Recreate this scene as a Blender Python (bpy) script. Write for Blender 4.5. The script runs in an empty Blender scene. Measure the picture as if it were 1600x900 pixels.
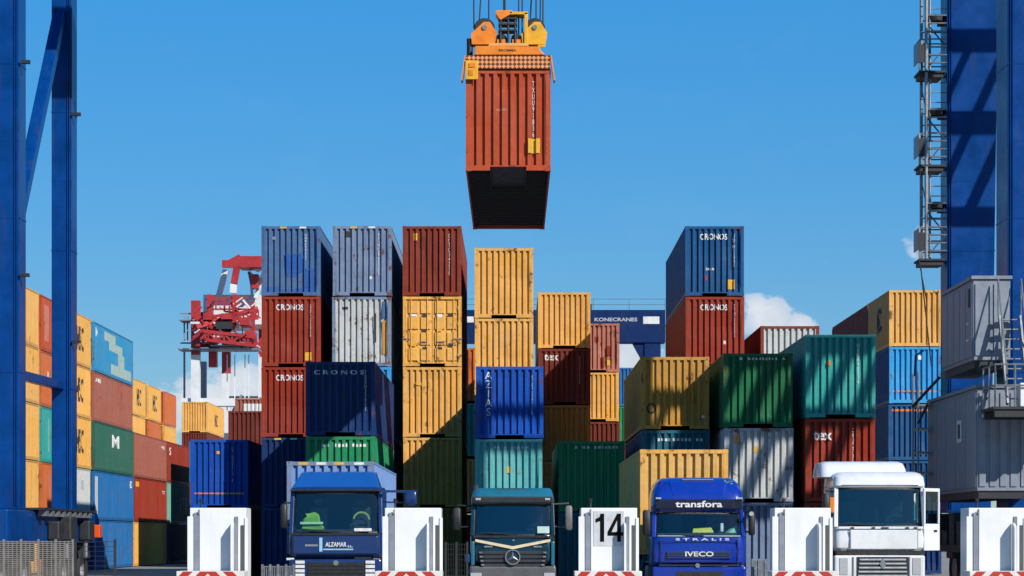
import bpy, bmesh, math, random
from mathutils import Vector, Matrix
random.seed(7)
R = math.radians
SC = bpy.context.scene
COL = SC.collection

# ------------------------------------------------------------------ camera, sky, sun, exposure
EYE, FPX, HOR = 1.7, 3500.0, 840.0          # eye height (m), focal length and horizon row for a 1600 px wide picture
cam_d = bpy.data.cameras.new('camera'); cam = bpy.data.objects.new('camera', cam_d); COL.objects.link(cam)
cam.location = (0, 0, EYE); cam.rotation_euler = (R(90), 0, 0)
cam_d.sensor_width = 36; cam_d.lens = 36 * FPX / 1600
cam_d.shift_y = (HOR - 450) / 1600
cam_d.clip_start = 0.5; cam_d.clip_end = 20000
SC.camera = cam

SUN_DIR = Vector((-0.88, 1.0, -0.84)).normalized()     # the way the light travels
sun_d = bpy.data.lights.new('sun', 'SUN'); sun_d.energy = 5.0; sun_d.angle = R(0.5); sun_d.color = (1.0, 0.95, 0.87)
sun = bpy.data.objects.new('sun', sun_d); COL.objects.link(sun)
sun.rotation_euler = SUN_DIR.to_track_quat('-Z', 'Y').to_euler()
sun.location = (40, -30, 60)

W = bpy.data.worlds.new('World'); SC.world = W; W.use_nodes = True
wn, wl = W.node_tree.nodes, W.node_tree.links
wn.clear()
def wnode(t, **k):
    n = wn.new(t)
    for a, b in k.items(): setattr(n, a, b)
    return n
def wmath(op, a, b=None, clamp=False):
    n = wnode('ShaderNodeMath', operation=op, use_clamp=clamp)
    for i, v in enumerate((a, b)):
        if v is None: continue
        if isinstance(v, (int, float)): n.inputs[i].default_value = v
        else: wl.new(v, n.inputs[i])
    return n.outputs[0]
SKY_EVEN = .72
sky = wnode('ShaderNodeTexSky', sky_type='NISHITA', sun_disc=False)
sky.sun_elevation = math.asin(-SUN_DIR.z); sky.sun_rotation = math.atan2(-SUN_DIR.x, -SUN_DIR.y)
sky.altitude = 0; sky.air_density = 0.62; sky.dust_density = 0.05; sky.ozone_density = 1.6
grade = wnode('ShaderNodeHueSaturation'); grade.inputs['Hue'].default_value = .492; grade.inputs['Saturation'].default_value = 1.39; grade.inputs['Value'].default_value = 1.0
bw = wnode('ShaderNodeRGBToBW'); wl.new(sky.outputs[0], bw.inputs[0])
even = wmath('POWER', wmath('DIVIDE', 3.0, wmath('MAXIMUM', bw.outputs[0], .02)), SKY_EVEN)      # the day's sky is nearly as bright high up as low down
evenmix = wnode('ShaderNodeVectorMath', operation='SCALE'); wl.new(sky.outputs[0], evenmix.inputs[0]); wl.new(even, evenmix.inputs['Scale'])
wl.new(evenmix.outputs[0], grade.inputs['Color'])
tc = wnode('ShaderNodeTexCoord'); sep = wnode('ShaderNodeSeparateXYZ'); wl.new(tc.outputs['Generated'], sep.inputs[0])
az = wmath('ARCTAN2', sep.outputs[0], sep.outputs[1]); el = wmath('ARCSINE', sep.outputs[2])
comb = wnode('ShaderNodeCombineXYZ'); wl.new(az, comb.inputs[0]); wl.new(wmath('MULTIPLY', el, 1.5), comb.inputs[1])
def wnoise(scale, detail, off=(0, 0, 0), rough=0.6):
    m = wnode('ShaderNodeMapping'); m.inputs['Location'].default_value = off; wl.new(comb.outputs[0], m.inputs[0])
    n = wnode('ShaderNodeTexNoise'); n.inputs['Scale'].default_value = scale; n.inputs['Detail'].default_value = detail
    n.inputs['Roughness'].default_value = rough; wl.new(m.outputs[0], n.inputs['Vector']); return n.outputs[0]
fine = wnoise(70, 8); broad = wnoise(6, 3, (3.1, .7, 0)); wisps = wnoise(16, 5, (1.3, 5.2, 0))
# a few fair-weather cumulus low over the port: azimuth, elevation, half widths (rad), strength
puffs = [(.115, .097, .011, .009, .92), (.109, .102, .007, .006, .8), (.127, .093, .008, .008, .85), (.140, .084, .012, .007, .7), (.152, .080, .012, .006, .5),
         (.180, .128, .008, .010, .52), (.140, .124, .03, .006, .2), (-.118, .068, .016, .010, .8), (-.138, .060, .022, .012, .8), (-.16, .05, .02, .012, .7),
         (.055, .080, .012, .010, .9), (.065, .070, .016, .010, .9), (-.43, .09, .05, .02, .9), (.52, .10, .06, .022, .9)]
dens = None
for a, e, ra, re, s in puffs:
    da = wmath('DIVIDE', wmath('SUBTRACT', az, a), ra); de = wmath('DIVIDE', wmath('SUBTRACT', el, e), re)
    g = wmath('MULTIPLY', wmath('EXPONENT', wmath('MULTIPLY', wmath('ADD', wmath('MULTIPLY', da, da), wmath('MULTIPLY', de, de)), -.75)), s)
    dens = g if dens is None else wmath('MAXIMUM', dens, g)
low = wmath('SUBTRACT', 1.0, wmath('DIVIDE', wmath('ABSOLUTE', wmath('SUBTRACT', el, .05)), .07), True)    # a thin low bank everywhere round the horizon
bank = wmath('MULTIPLY', wmath('MULTIPLY', wmath('SUBTRACT', broad, .5), 2.4, True), low)
dens = wmath('MAXIMUM', dens, wmath('MULTIPLY', bank, .6))
cl = wmath('MULTIPLY', wmath('SUBTRACT', wmath('ADD', dens, wmath('MULTIPLY', wmath('SUBTRACT', fine, .5), 1.3)), .34), 6.0, True)
cl = wmath('MULTIPLY', cl, wmath('MULTIPLY', wmath('ADD', dens, .25), 1.0, True))
cl = wmath('MAXIMUM', cl, wmath('MULTIPLY', wmath('MULTIPLY', wmath('SUBTRACT', wisps, .56), 2.0, True), .08))
cl = wmath('MULTIPLY', cl, wmath('MULTIPLY', wmath('SUBTRACT', el, -.01), 40, True))
shade = wnoise(50, 4, (.004, -.012, 0))
crgb = wnode('ShaderNodeMix', data_type='RGBA'); wl.new(wmath('MULTIPLY', wmath('SUBTRACT', shade, .3), 2.0, True), crgb.inputs['Factor'])
crgb.inputs['A'].default_value = (4.6, 4.9, 5.6, 1); crgb.inputs['B'].default_value = (6.4, 6.4, 6.5, 1)
cmix = wnode('ShaderNodeMix', data_type='RGBA'); wl.new(wmath('MULTIPLY', cl, .86), cmix.inputs['Factor'])
wl.new(grade.outputs[0], cmix.inputs['A']); wl.new(crgb.outputs['Result'], cmix.inputs['B'])
bg = wnode('ShaderNodeBackground'); bg.inputs['Strength'].default_value = 0.113; wl.new(cmix.outputs['Result'], bg.inputs['Color'])
wo = wnode('ShaderNodeOutputWorld'); wl.new(bg.outputs[0], wo.inputs['Surface'])

vs = SC.view_settings
SC.display_settings.display_device = 'sRGB'
vs.view_transform = 'Standard'; vs.look = 'None'; vs.exposure = 0.30; vs.gamma = 1.0; vs.use_curve_mapping = False
SC.render.engine = 'CYCLES'
SC.cycles.max_bounces = 6; SC.cycles.transparent_max_bounces = 12; SC.cycles.use_denoising = True

# ------------------------------------------------------------------ materials
MAT = {}
def new_mat(name):
    m = bpy.data.materials.new(name); m.use_nodes = True; m.node_tree.nodes.clear()
    return m, m.node_tree.nodes, m.node_tree.links
def principled(n, l, **k):
    p = n.new('ShaderNodeBsdfPrincipled'); o = n.new('ShaderNodeOutputMaterial'); l.new(p.outputs[0], o.inputs['Surface'])
    for a, b in k.items(): p.inputs[a.replace('_', ' ')].default_value = b
    return p
def noise(n, l, vec, scale, detail=5, rough=.6, stretch=None):
    if stretch:
        mp = n.new('ShaderNodeMapping'); mp.inputs['Scale'].default_value = stretch; l.new(vec, mp.inputs[0]); vec = mp.outputs[0]
    t = n.new('ShaderNodeTexNoise'); t.inputs['Scale'].default_value = scale; t.inputs['Detail'].default_value = detail
    t.inputs['Roughness'].default_value = rough; l.new(vec, t.inputs['Vector']); return t.outputs[0]
def ramp(n, l, fac, lo, hi, a=0., b=1.):
    r = n.new('ShaderNodeMapRange'); r.inputs['From Min'].default_value = lo; r.inputs['From Max'].default_value = hi
    r.inputs['To Min'].default_value = a; r.inputs['To Max'].default_value = b; l.new(fac, r.inputs['Value']); return r.outputs[0]
def mix(n, l, fac, A, B, blend='MIX'):
    m = n.new('ShaderNodeMix'); m.data_type = 'RGBA'; m.blend_type = blend
    for key, v in (('Factor', fac), ('A', A), ('B', B)):
        if isinstance(v, (int, float)): m.inputs[key].default_value = v
        elif isinstance(v, tuple): m.inputs[key].default_value = (*v[:3], 1)
        else: l.new(v, m.inputs[key])
    return m.outputs['Result']
def bump(n, l, p, h, strength, dist):
    b = n.new('ShaderNodeBump'); b.inputs['Strength'].default_value = strength; b.inputs['Distance'].default_value = dist
    l.new(h, b.inputs['Height']); l.new(b.outputs[0], p.inputs['Normal'])
def paint(name, rgb, wear=.5, rough=.46, fade=.45, spec=.14):
    """weathered steel paint: fading, dirt runs, rust patches"""
    if name in MAT: return MAT[name]
    m, n, l = new_mat(name); p = principled(n, l, Roughness=rough); rgb = tuple(c * .86 for c in rgb)
    p.inputs['Specular IOR Level'].default_value = spec
    pos = n.new('ShaderNodeNewGeometry').outputs['Position']
    big = noise(n, l, pos, .55, 5); grain = noise(n, l, pos, 7, 6, .7)
    run = noise(n, l, pos, 2.4, 6, .65, (2.2, 2.2, .16)); rst = noise(n, l, pos, 2.1, 10, .72)
    lum = .3 * rgb[0] + .59 * rgb[1] + .11 * rgb[2]
    pale = tuple(c * .82 + (lum * 1.15 + .04) * .18 for c in rgb)
    c = mix(n, l, ramp(n, l, big, .36, .66, 0, min(1, fade + .25)), rgb, pale)
    oi = n.new('ShaderNodeObjectInfo').outputs['Random']; c = mix(n, l, ramp(n, l, oi, 0, 1, 0, .22), c, tuple(x * .55 for x in rgb))
    c = mix(n, l, ramp(n, l, grain, .35, .75, 0, .34), c, tuple(x * .64 for x in rgb))
    c = mix(n, l, ramp(n, l, run, .52, .72, 0, .65 * wear), c, tuple(x * .38 + .012 for x in rgb))
    c = mix(n, l, ramp(n, l, run, .25, .40, .28 * wear, 0), c, tuple(min(1, x * .8 + .13) for x in rgb))
    c = mix(n, l, ramp(n, l, rst, .632 - .07 * wear, .685 - .06 * wear, 0, .9 * min(1, wear * 1.3)), c, (.11, .038, .016))
    l.new(c, p.inputs['Base Color'])
    l.new(ramp(n, l, grain, .3, .75, rough - .08, rough + .22), p.inputs['Roughness'])
    dn = noise(n, l, pos, 1.5, 3, .5); bump(n, l, p, dn, .55, .10)
    MAT[name] = m; return m
def plain(name, rgb, rough=.5, metal=0., var=.18, scale=5., spec=.5, coat=0.):
    if name in MAT: return MAT[name]
    m, n, l = new_mat(name); p = principled(n, l, Roughness=rough, Metallic=metal); rgb = tuple(c * .76 for c in rgb)
    p.inputs['Specular IOR Level'].default_value = spec; p.inputs['Coat Weight'].default_value = coat
    p.inputs['Coat Roughness'].default_value = .08
    pos = n.new('ShaderNodeNewGeometry').outputs['Position']
    g = noise(n, l, pos, scale, 7, .65); d = noise(n, l, pos, 1.7, 6, .65, (2, 2, .25))
    c = mix(n, l, ramp(n, l, g, .3, .7, 0, 1), tuple(x * (1 - var) for x in rgb), tuple(min(1, x * (1 + var * .6)) for x in rgb))
    c = mix(n, l, ramp(n, l, d, .55, .8, 0, var * 1.4), c, (.05, .045, .04))
    l.new(c, p.inputs['Base Color']); l.new(ramp(n, l, g, .3, .8, rough * .8, min(1, rough * 1.35)), p.inputs['Roughness'])
    MAT[name] = m; return m
def glass(name, tint, refl=1.0):
    if name in MAT: return MAT[name]
    m, n, l = new_mat(name); o = n.new('ShaderNodeOutputMaterial')
    t = n.new('ShaderNodeBsdfTransparent'); t.inputs[0].default_value = (*tint, 1)
    g = n.new('ShaderNodeBsdfGlossy'); g.inputs['Roughness'].default_value = .03; g.inputs[0].default_value = (.9, .97, 1, 1)
    lw = n.new('ShaderNodeLayerWeight'); lw.inputs[0].default_value = .5
    pw = n.new('ShaderNodeMath'); pw.operation = 'POWER'; pw.inputs[1].default_value = 5; l.new(lw.outputs['Facing'], pw.inputs[0])
    f = n.new('ShaderNodeMath'); f.operation = 'MULTIPLY_ADD'; f.inputs[1].default_value = .96; f.inputs[2].default_value = .04; l.new(pw.outputs[0], f.inputs[0])
    k = n.new('ShaderNodeMath'); k.operation = 'MULTIPLY'; k.inputs[1].default_value = refl; k.use_clamp = True; l.new(f.outputs[0], k.inputs[0])
    s = n.new('ShaderNodeMixShader'); l.new(k.outputs[0], s.inputs[0]); l.new(t.outputs[0], s.inputs[1]); l.new(g.outputs[0], s.inputs[2])
    l.new(s.outputs[0], o.inputs[0]); MAT[name] = m; return m
def asphalt():
    m, n, l = new_mat('asphalt'); p = principled(n, l, Roughness=.85)
    pos = n.new('ShaderNodeNewGeometry').outputs['Position']
    c = mix(n, l, ramp(n, l, noise(n, l, pos, .35, 6), .35, .7), (.21, .185, .152), (.28, .25, .21))
    c = mix(n, l, ramp(n, l, noise(n, l, pos, 30, 4), .4, .65, 0, .3), c, (.09, .085, .08))
    l.new(c, p.inputs['Base Color']); bump(n, l, p, noise(n, l, pos, 60, 3), .4, .01); MAT['asphalt'] = m; return m
def hatch_mat():
    """yellow-and-dark diamond hatching printed on the spreader's end beam"""
    m, n, l = new_mat('hazard hatch'); p = principled(n, l, Roughness=.5)
    tcn = n.new('ShaderNodeTexCoord'); mp = n.new('ShaderNodeMapping'); mp.inputs['Rotation'].default_value = (0, R(45), 0)
    l.new(tcn.outputs['Object'], mp.inputs[0])
    ck = n.new('ShaderNodeTexChecker'); ck.inputs['Scale'].default_value = 11.5
    ck.inputs['Color1'].default_value = (.62, .24, .06, 1); ck.inputs['Color2'].default_value = (.09, .014, .01, 1)
    l.new(mp.outputs[0], ck.inputs['Vector']); l.new(ck.outputs[0], p.inputs['Base Color']); MAT['hazard hatch'] = m; return m
asphalt(); hatch_mat()
CRANE = plain('crane blue paint', (.0012, .050, .23), .30, 0, .3, 1.2, .16)
CRANE2 = plain('far crane blue paint', (.003, .024, .11), .5, 0, .2, 1., .15)
GREY = plain('cabinet grey paint', (.24, .27, .32), .5, 0, .22, 2., .3)
STEEL = plain('galvanised steel', (.30, .31, .32), .45, .6, .25, 9.)
DARK = plain('dark steel', (.025, .027, .03), .6, .2, .3, 6.)
BLACK = plain('black plastic', (.012, .013, .014), .55, 0, .3, 8.)
RUBBER = plain('tyre rubber', (.018, .018, .018), .9, 0, .3, 12.)
WHITE = plain('white paint', (.84, .84, .83), .42, 0, .07, 1.6, .4)
TWHITE = plain('white cab paint', (.80, .81, .81), .25, 0, .10, 1.5, .5, .4)
LETTER = plain('white lettering', (.78, .78, .76), .6, 0, .25, 9.)
DKLETTER = plain('dark lettering', (.03, .025, .02), .6, 0, .3, 9.)
YTAG = plain('yellow sticker', (.78, .42, .02), .5, 0, .2, 9.)
ORANGE = plain('spreader orange paint', (.85, .235, .006), .4, 0, .22, 3.)
YEL = plain('spreader yellow paint', (.85, .42, .012), .4, 0, .2, 3.)
REDP = plain('chevron red paint', (.50, .028, .014), .45, 0, .15, 4.)
CREAM = plain('chevron white paint', (.74, .71, .66), .5, 0, .15, 4.)
CONC = plain('concrete', (.36, .35, .33), .85, 0, .25, 4.)
GLASS = glass('windscreen glass', (.74, .88, .88), 2.2)
GLASS2 = glass('dark side glass', (.16, .22, .24), 1.6)
LAMP = plain('lamp lens', (.45, .46, .48), .15, 0, .1, 20., .8)
AMBER = plain('amber lens', (.75, .22, .01), .2, 0, .1, 20., .8)
CHROME = plain('chrome', (.75, .76, .78), .15, 1., .06, 6.)
STARWHITE = plain('crane white paint', (.74, .75, .76), .45, 0, .12, .6)
STARRED = plain('crane red paint', (.44, .022, .024), .45, 0, .2, .6)

# ------------------------------------------------------------------ mesh helpers
class MB:
    def __init__(s): s.v = []; s.f = []
    def add(s, vs, fs):
        o = len(s.v); s.v += [tuple(p) for p in vs]; s.f += [tuple(i + o for i in f) for f in fs]; return s
    def hexa(s, p): return s.add(p, [(0, 3, 2, 1), (4, 5, 6, 7), (0, 1, 5, 4), (1, 2, 6, 5), (2, 3, 7, 6), (3, 0, 4, 7)])
    def box(s, x0, x1, y0, y1, z0, z1):
        return s.hexa([(x0, y0, z0), (x1, y0, z0), (x1, y1, z0), (x0, y1, z0), (x0, y0, z1), (x1, y0, z1), (x1, y1, z1), (x0, y1, z1)])
    def beam(s, p, q, w, h=None, up=(0, 0, 1)):
        p, q = Vector(p), Vector(q); h = w if h is None else h; d = (q - p).normalized(); up = Vector(up)
        if abs(d.dot(up)) > .98: up = Vector((0, 1, 0))
        a = d.cross(up).normalized() * (w / 2); b = a.cross(d).normalized() * (h / 2)
        return s.hexa([p - a - b, p + a - b, p + a + b, p - a + b, q - a - b, q + a - b, q + a + b, q - a + b])
    def tube(s, p, q, r, n=10, r2=None):
        p, q = Vector(p), Vector(q); d = (q - p).normalized(); r2 = r if r2 is None else r2
        a = d.orthogonal().normalized(); b = d.cross(a)
        vs = []
        for c, rr in ((p, r), (q, r2)):
            for i in range(n):
                t = 2 * math.pi * i / n; vs.append(c + (a * math.cos(t) + b * math.sin(t)) * rr)
        fs = [(i, (i + 1) % n, n + (i + 1) % n, n + i) for i in range(n)] + [tuple(range(n))[::-1], tuple(range(n, 2 * n))]
        return s.add(vs, fs)
    def ring(s, c, axis, r0, prof, n=20):
        """lathe: prof = [(radius, offset along axis)] closed loop round axis 'x' or 'y'"""
        k = len(prof); vs = []
        for i in range(n):
            t = 2 * math.pi * i / n
            for r, o in prof:
                u, w = math.cos(t) * (r + r0), math.sin(t) * (r + r0)
                vs.append((c[0] + o, c[1] + u, c[2] + w) if axis == 'x' else ((c[0] + u, c[1] + o, c[2] + w) if axis == 'y' else (c[0] + u, c[1] + w, c[2] + o)))
        fs = []
        for i in range(n):
            for j in range(k):
                a, b = i * k + j, i * k + (j + 1) % k; c2, d2 = ((i + 1) % n) * k + (j + 1) % k, ((i + 1) % n) * k + j
                fs.append((a, b, c2, d2))
        return s.add(vs, fs)
    def prism_y(s, poly, y0, y1):
        n = len(poly); vs = [(x, y0, z) for x, z in poly] + [(x, y1, z) for x, z in poly]
        return s.add(vs, [tuple(range(n)), tuple(range(2 * n - 1, n - 1, -1))] + [(i, n + i, n + (i + 1) % n, (i + 1) % n) for i in range(n)])
    def prism_x(s, poly, x0, x1):
        n = len(poly); vs = [(x0, y, z) for y, z in poly] + [(x1, y, z) for y, z in poly]
        return s.add(vs, [tuple(range(n))[::-1], tuple(range(n, 2 * n))] + [(i, (i + 1) % n, n + (i + 1) % n, n + i) for i in range(n)])
    def loft(s, rings, caps=True):
        n = len(rings[0]); vs = [p for r in rings for p in r]; fs = []
        for k in range(len(rings) - 1):
            for i in range(n): fs.append((k * n + i, k * n + (i + 1) % n, (k + 1) * n + (i + 1) % n, (k + 1) * n + i))
        if caps: fs += [tuple(range(n))[::-1], tuple(range((len(rings) - 1) * n, len(rings) * n))]
        return s.add(vs, fs)
    def grid(s, fn, nu, nv):
        vs = [fn(i / nu, j / nv) for j in range(nv + 1) for i in range(nu + 1)]
        return s.add(vs, [(j * (nu + 1) + i, j * (nu + 1) + i + 1, (j + 1) * (nu + 1) + i + 1, (j + 1) * (nu + 1) + i) for j in range(nv) for i in range(nu)])
    def mesh(s, name, mat, smooth=None, fix=True):
        me = bpy.data.meshes.new(name); me.from_pydata(s.v, [], s.f)
        if fix:
            b = bmesh.new(); b.from_mesh(me); bmesh.ops.recalc_face_normals(b, faces=b.faces); b.to_mesh(me); b.free()
        me.materials.append(mat)
        if smooth:
            me.shade_smooth(); me.set_sharp_from_angle(angle=R(smooth))
        me.update(); return me
    def build(s, name, mat, parent=None, smooth=None, bevel=0, segs=2, **k):
        o = link(name, s.mesh(name, mat, smooth, **k), parent)
        if bevel:
            m = o.modifiers.new('bevel', 'BEVEL'); m.width = bevel; m.segments = segs; m.limit_method = 'ANGLE'; m.angle_limit = R(40); m.harden_normals = False
        return o
def link(name, data, parent=None, loc=None):
    o = bpy.data.objects.new(name, data); COL.objects.link(o); o.parent = parent
    if loc: o.location = loc
    return o
def tag(o, label, cat, group=None):
    o['label'] = label; o['category'] = cat
    if group: o['group'] = group
    return o
def thing(name, label, cat, loc=(0, 0, 0), group=None, rz=0):
    o = link(name, None, None, loc); o.rotation_euler.z = rz; o.empty_display_size = .3
    return tag(o, label, cat, group)
def structure(o): o['kind'] = 'structure'; return o
def copy_tree(o, parent=None):
    c = o.copy(); COL.objects.link(c); c.parent = parent
    for ch in list(o.children): copy_tree(ch, c)
    return c

_txt = {}
def text_geo(s, bold=.0):
    """flat outline of a string, cap height about 1, centred on the origin"""
    if s not in _txt:
        bold = .0 if '\n' in s else .022
        cu = bpy.data.curves.new('t', 'FONT'); cu.body = s; cu.align_x = 'CENTER'; cu.space_line = .82; cu.resolution_u = 3; cu.offset = bold
        ob = bpy.data.objects.new('t', cu); COL.objects.link(ob)
        me = bpy.data.meshes.new_from_object(ob)
        v = [tuple(x.co) for x in me.vertices]; f = [tuple(p.vertices) for p in me.polygons]
        bpy.data.objects.remove(ob); bpy.data.curves.remove(cu); bpy.data.meshes.remove(me)
        xs = [p[0] for p in v]; ys = [p[1] for p in v]; cx, cy = (min(xs) + max(xs)) / 2, (min(ys) + max(ys)) / 2
        h = max(ys) - min(ys)
        _txt[s] = ([((x - cx), (y - cy)) for x, y, z in v], f, max(xs) - min(xs), h)
    return _txt[s]
def text_part(parent, s, mat, face, u, z, h, w=None, prof=None, surf=0., name='lettering', turn=False):
    """lettering laid on a face: 'front' (-y), 'right' (+x) or 'left' (-x); prof = [(u, depth)] corrugation it follows; h, w = overall size"""
    v, f, tw, th = text_geo(s)
    sy = h / (tw if turn else th); sx = sy if w is None else w / (th if turn else tw)
    me = bpy.data.meshes.new(name)
    pts = [((-y * sx if turn else x * sx) + u, (x * sy if turn else y * sy) + z, 0) for x, y in v]
    me.from_pydata(pts, [], f); b = bmesh.new(); b.from_mesh(me)
    if prof:
        lo, hi = min(p[0] for p in pts), max(p[0] for p in pts)
        for pu, _ in prof:
            if lo < pu < hi:
                bmesh.ops.bisect_plane(b, geom=b.verts[:] + b.edges[:] + b.faces[:], plane_co=(pu, 0, 0), plane_no=(1, 0, 0))
    def dep(q):
        if not prof: return 0.
        for (a, da), (c, dc) in zip(prof, prof[1:]):
            if a <= q <= c: return da + (dc - da) * (q - a) / max(1e-6, c - a)
        return 0.
    for vt in b.verts:
        q, zz = vt.co.x, vt.co.y; d = dep(q) - .004
        vt.co = (q, surf + d, zz) if face == 'front' else ((surf - d, q, zz) if face == 'right' else (-surf + d, -q, zz))
    b.to_mesh(me); b.free(); me.materials.append(mat)
    return link(name, me, parent)
def patch(parent, mat, face, u0, u1, z0, z1, prof=None, surf=0., name='sticker'):
    """painted or stuck-on rectangle that follows the corrugation"""
    us = [u0] + [p[0] for p in (prof or []) if u0 < p[0] < u1] + [u1]
    def dep(q):
        if prof:
            for (a, da), (c, dc) in zip(prof, prof[1:]):
                if a <= q <= c: return da + (dc - da) * (q - a) / max(1e-6, c - a)
        return 0.
    m = MB()
    for a, c in zip(us, us[1:]):
        P = []
        for q, zz in ((a, z0), (c, z0), (c, z1), (a, z1)):
            d = dep(q) - .0035
            P.append((q, surf + d, zz) if face == 'front' else ((surf - d, q, zz) if face == 'right' else (-surf + d, -q, zz)))
        m.add(P, [(0, 1, 2, 3)])
    return m.build(name, mat, parent, fix=False)

# ------------------------------------------------------------------ the ground
g = MB(); g.add([(-6000, -3000, 0), (6000, -3000, 0), (6000, 9000, 0), (-6000, 9000, 0)], [(0, 1, 2, 3)])
structure(g.build('ground', MAT['asphalt'], fix=False))
for i, x in enumerate((-9.5, -4.77, -.06, 4.65, 9.36, 14.0)):
    m = MB(); m.add([(x - .06 - (2.36 if i < 99 else 0), 20, .004), (x + .06 - 2.36, 20, .004), (x + .06 - 2.36, 50, .004), (x - .06 - 2.36, 50, .004)], [(0, 1, 2, 3)])
    structure(m.build('lane_line', CREAM, fix=False))

# ------------------------------------------------------------------ shipping containers
CW = 2.438
PAL = dict(
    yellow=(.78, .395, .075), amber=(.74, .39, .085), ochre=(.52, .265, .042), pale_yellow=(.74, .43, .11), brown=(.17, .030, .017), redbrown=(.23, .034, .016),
    red=(.30, .032, .013), lift_red=(.46, .068, .018), fadedred=(.36, .11, .07), rose=(.50, .17, .11), orange=(.55, .13, .03),
    bluegrey=(.065, .145, .30), greyblue=(.17, .235, .36), white=(.52, .53, .51), palegrey=(.40, .44, .48), navy=(.006, .034, .13),
    darkblue=(.012, .045, .16), blue=(.005, .075, .40), portblue=(.008, .085, .23), sky=(.03, .33, .68), cyan=(.03, .26, .48), truckblue=(.17, .30, .60),
    midblue=(.015, .14, .38), teal=(.10, .42, .42), deepteal=(.015, .13, .18), seagreen=(.03, .34, .31), mint=(.16, .40, .32), green=(.012, .25, .095), darkgreen=(.012, .15, .055),
    bottle=(.03, .13, .09), touchup=(.03, .11, .36))
def cpaint(c, wear=.5): return paint('container paint ' + c.replace('_', ' ') + ' %02d' % round(wear * 10), PAL[c], wear)
END_PROF = []
_n = 9; _h = 1.098; _p = 2 * _h / _n
END_PROF.append((-_h, .014))
for i in range(_n):
    a = -_h + i * _p
    END_PROF += [(a + .054, .014), (a + .070, .100), (a + _p - .070, .100), (a + _p - .054, .014)]
END_PROF.append((_h, .014))
def side_prof(L):
    n = round((L - .30) / .28); p = (L - .30) / n; out = [(.15, .014)]
    for i in range(n):
        a = .15 + i * p; out += [(a + .045, .014), (a + .085, .050), (a + p - .085, .050), (a + p - .045, .014)]
    return out + [(L - .15, .014)]
SIDE_PROF = {L: side_prof(L) for L in (6.058, 12.192)}
SIDE_PROF_L = {L: [(-u, d) for u, d in reversed(p)] for L, p in SIDE_PROF.items()}     # read along -y for the -x face
_cm = {}
def cmesh(kind, L, H, mat, var=0):
    key = (kind, L, H, mat.name, var)
    if key in _cm: return _cm[key]
    m = MB(); w = CW / 2
    if kind == 'end_wall':
        z0, z1 = .155, H - .11; rn = random.Random(var * 31 + round(H * 10)); NZ = 7
        dents = [(rn.uniform(-.9, .9), rn.uniform(.4, H - .4), rn.uniform(.18, .5), rn.uniform(.012, .05)) for _ in range(5)]
        def dent(x, z): return sum(d * math.exp(-(((x - cx) / w_) ** 2 + ((z - cz) / (w_ * 1.6)) ** 2)) for cx, cz, w_, d in dents) if z0 < z < z1 else 0.
        vs = [(x, y + dent(x, z0 + (z1 - z0) * k / NZ), z0 + (z1 - z0) * k / NZ) for k in range(NZ + 1) for x, y in END_PROF]; n = len(END_PROF)
        m.add(vs, [(k * n + i, k * n + i + 1, (k + 1) * n + i + 1, (k + 1) * n + i) for k in range(NZ) for i in range(n - 1)])
    elif kind == 'door_end':      # the far end: two plain leaves
        m.box(-1.09, -.006, L - .07, L - .03, .16, H - .115); m.box(.006, 1.09, L - .07, L - .03, .16, H - .115)
    elif kind in ('side_wall_r', 'side_wall_l'):
        s = 1 if kind[-1] == 'r' else -1; z0, z1 = .150, H - .055
        for (a, da), (b, db) in zip(SIDE_PROF[L], SIDE_PROF[L][1:]):
            m.add([(s * (w - da), a, z0), (s * (w - db), b, z0), (s * (w - db), b, z1), (s * (w - da), a, z1)], [(0, 1, 2, 3)])
    elif kind == 'roof': m.box(-1.17, 1.17, .115, L - .09, H - .045, H - .018)
    elif kind == 'floor': m.box(-1.16, 1.16, .115, L - .09, .125, .15)
    elif kind == 'post': m.box(-.066, .066, -.07, .07, .1185, H - .1185)
    elif kind == 'casting': m.box(-.081, .081, -.089, .089, 0, .118)
    elif kind == 'header': m.box(-1.139, 1.139, .006, .112, H - .115, H - .008)
    elif kind == 'header_back': m.box(-1.139, 1.139, L - .088, L - .006, H - .115, H - .008)
    elif kind == 'sill': 
        if L > 7: m.box(-1.139, -.52, .006, .112, .014, .16); m.box(.52, 1.139, .006, .112, .014, .16); m.box(-.52, .52, .006, .112, .122, .16)
        else: m.box(-1.139, 1.139, .006, .10, .014, .16)
    elif kind == 'sill_back': m.box(-1.139, 1.139, L - .09, L - .006, .014, .16)
    elif kind == 'top_rail': m.box(-.03, .03, .178, L - .178, H - .062, H - .004)
    elif kind == 'bottom_rail': m.box(-.025, .025, .178, L - .178, .012, .155)
    _cm[key] = m.mesh(kind, mat, fix=kind not in ('end_wall', 'side_wall_r', 'side_wall_l')); return _cm[key]

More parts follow.
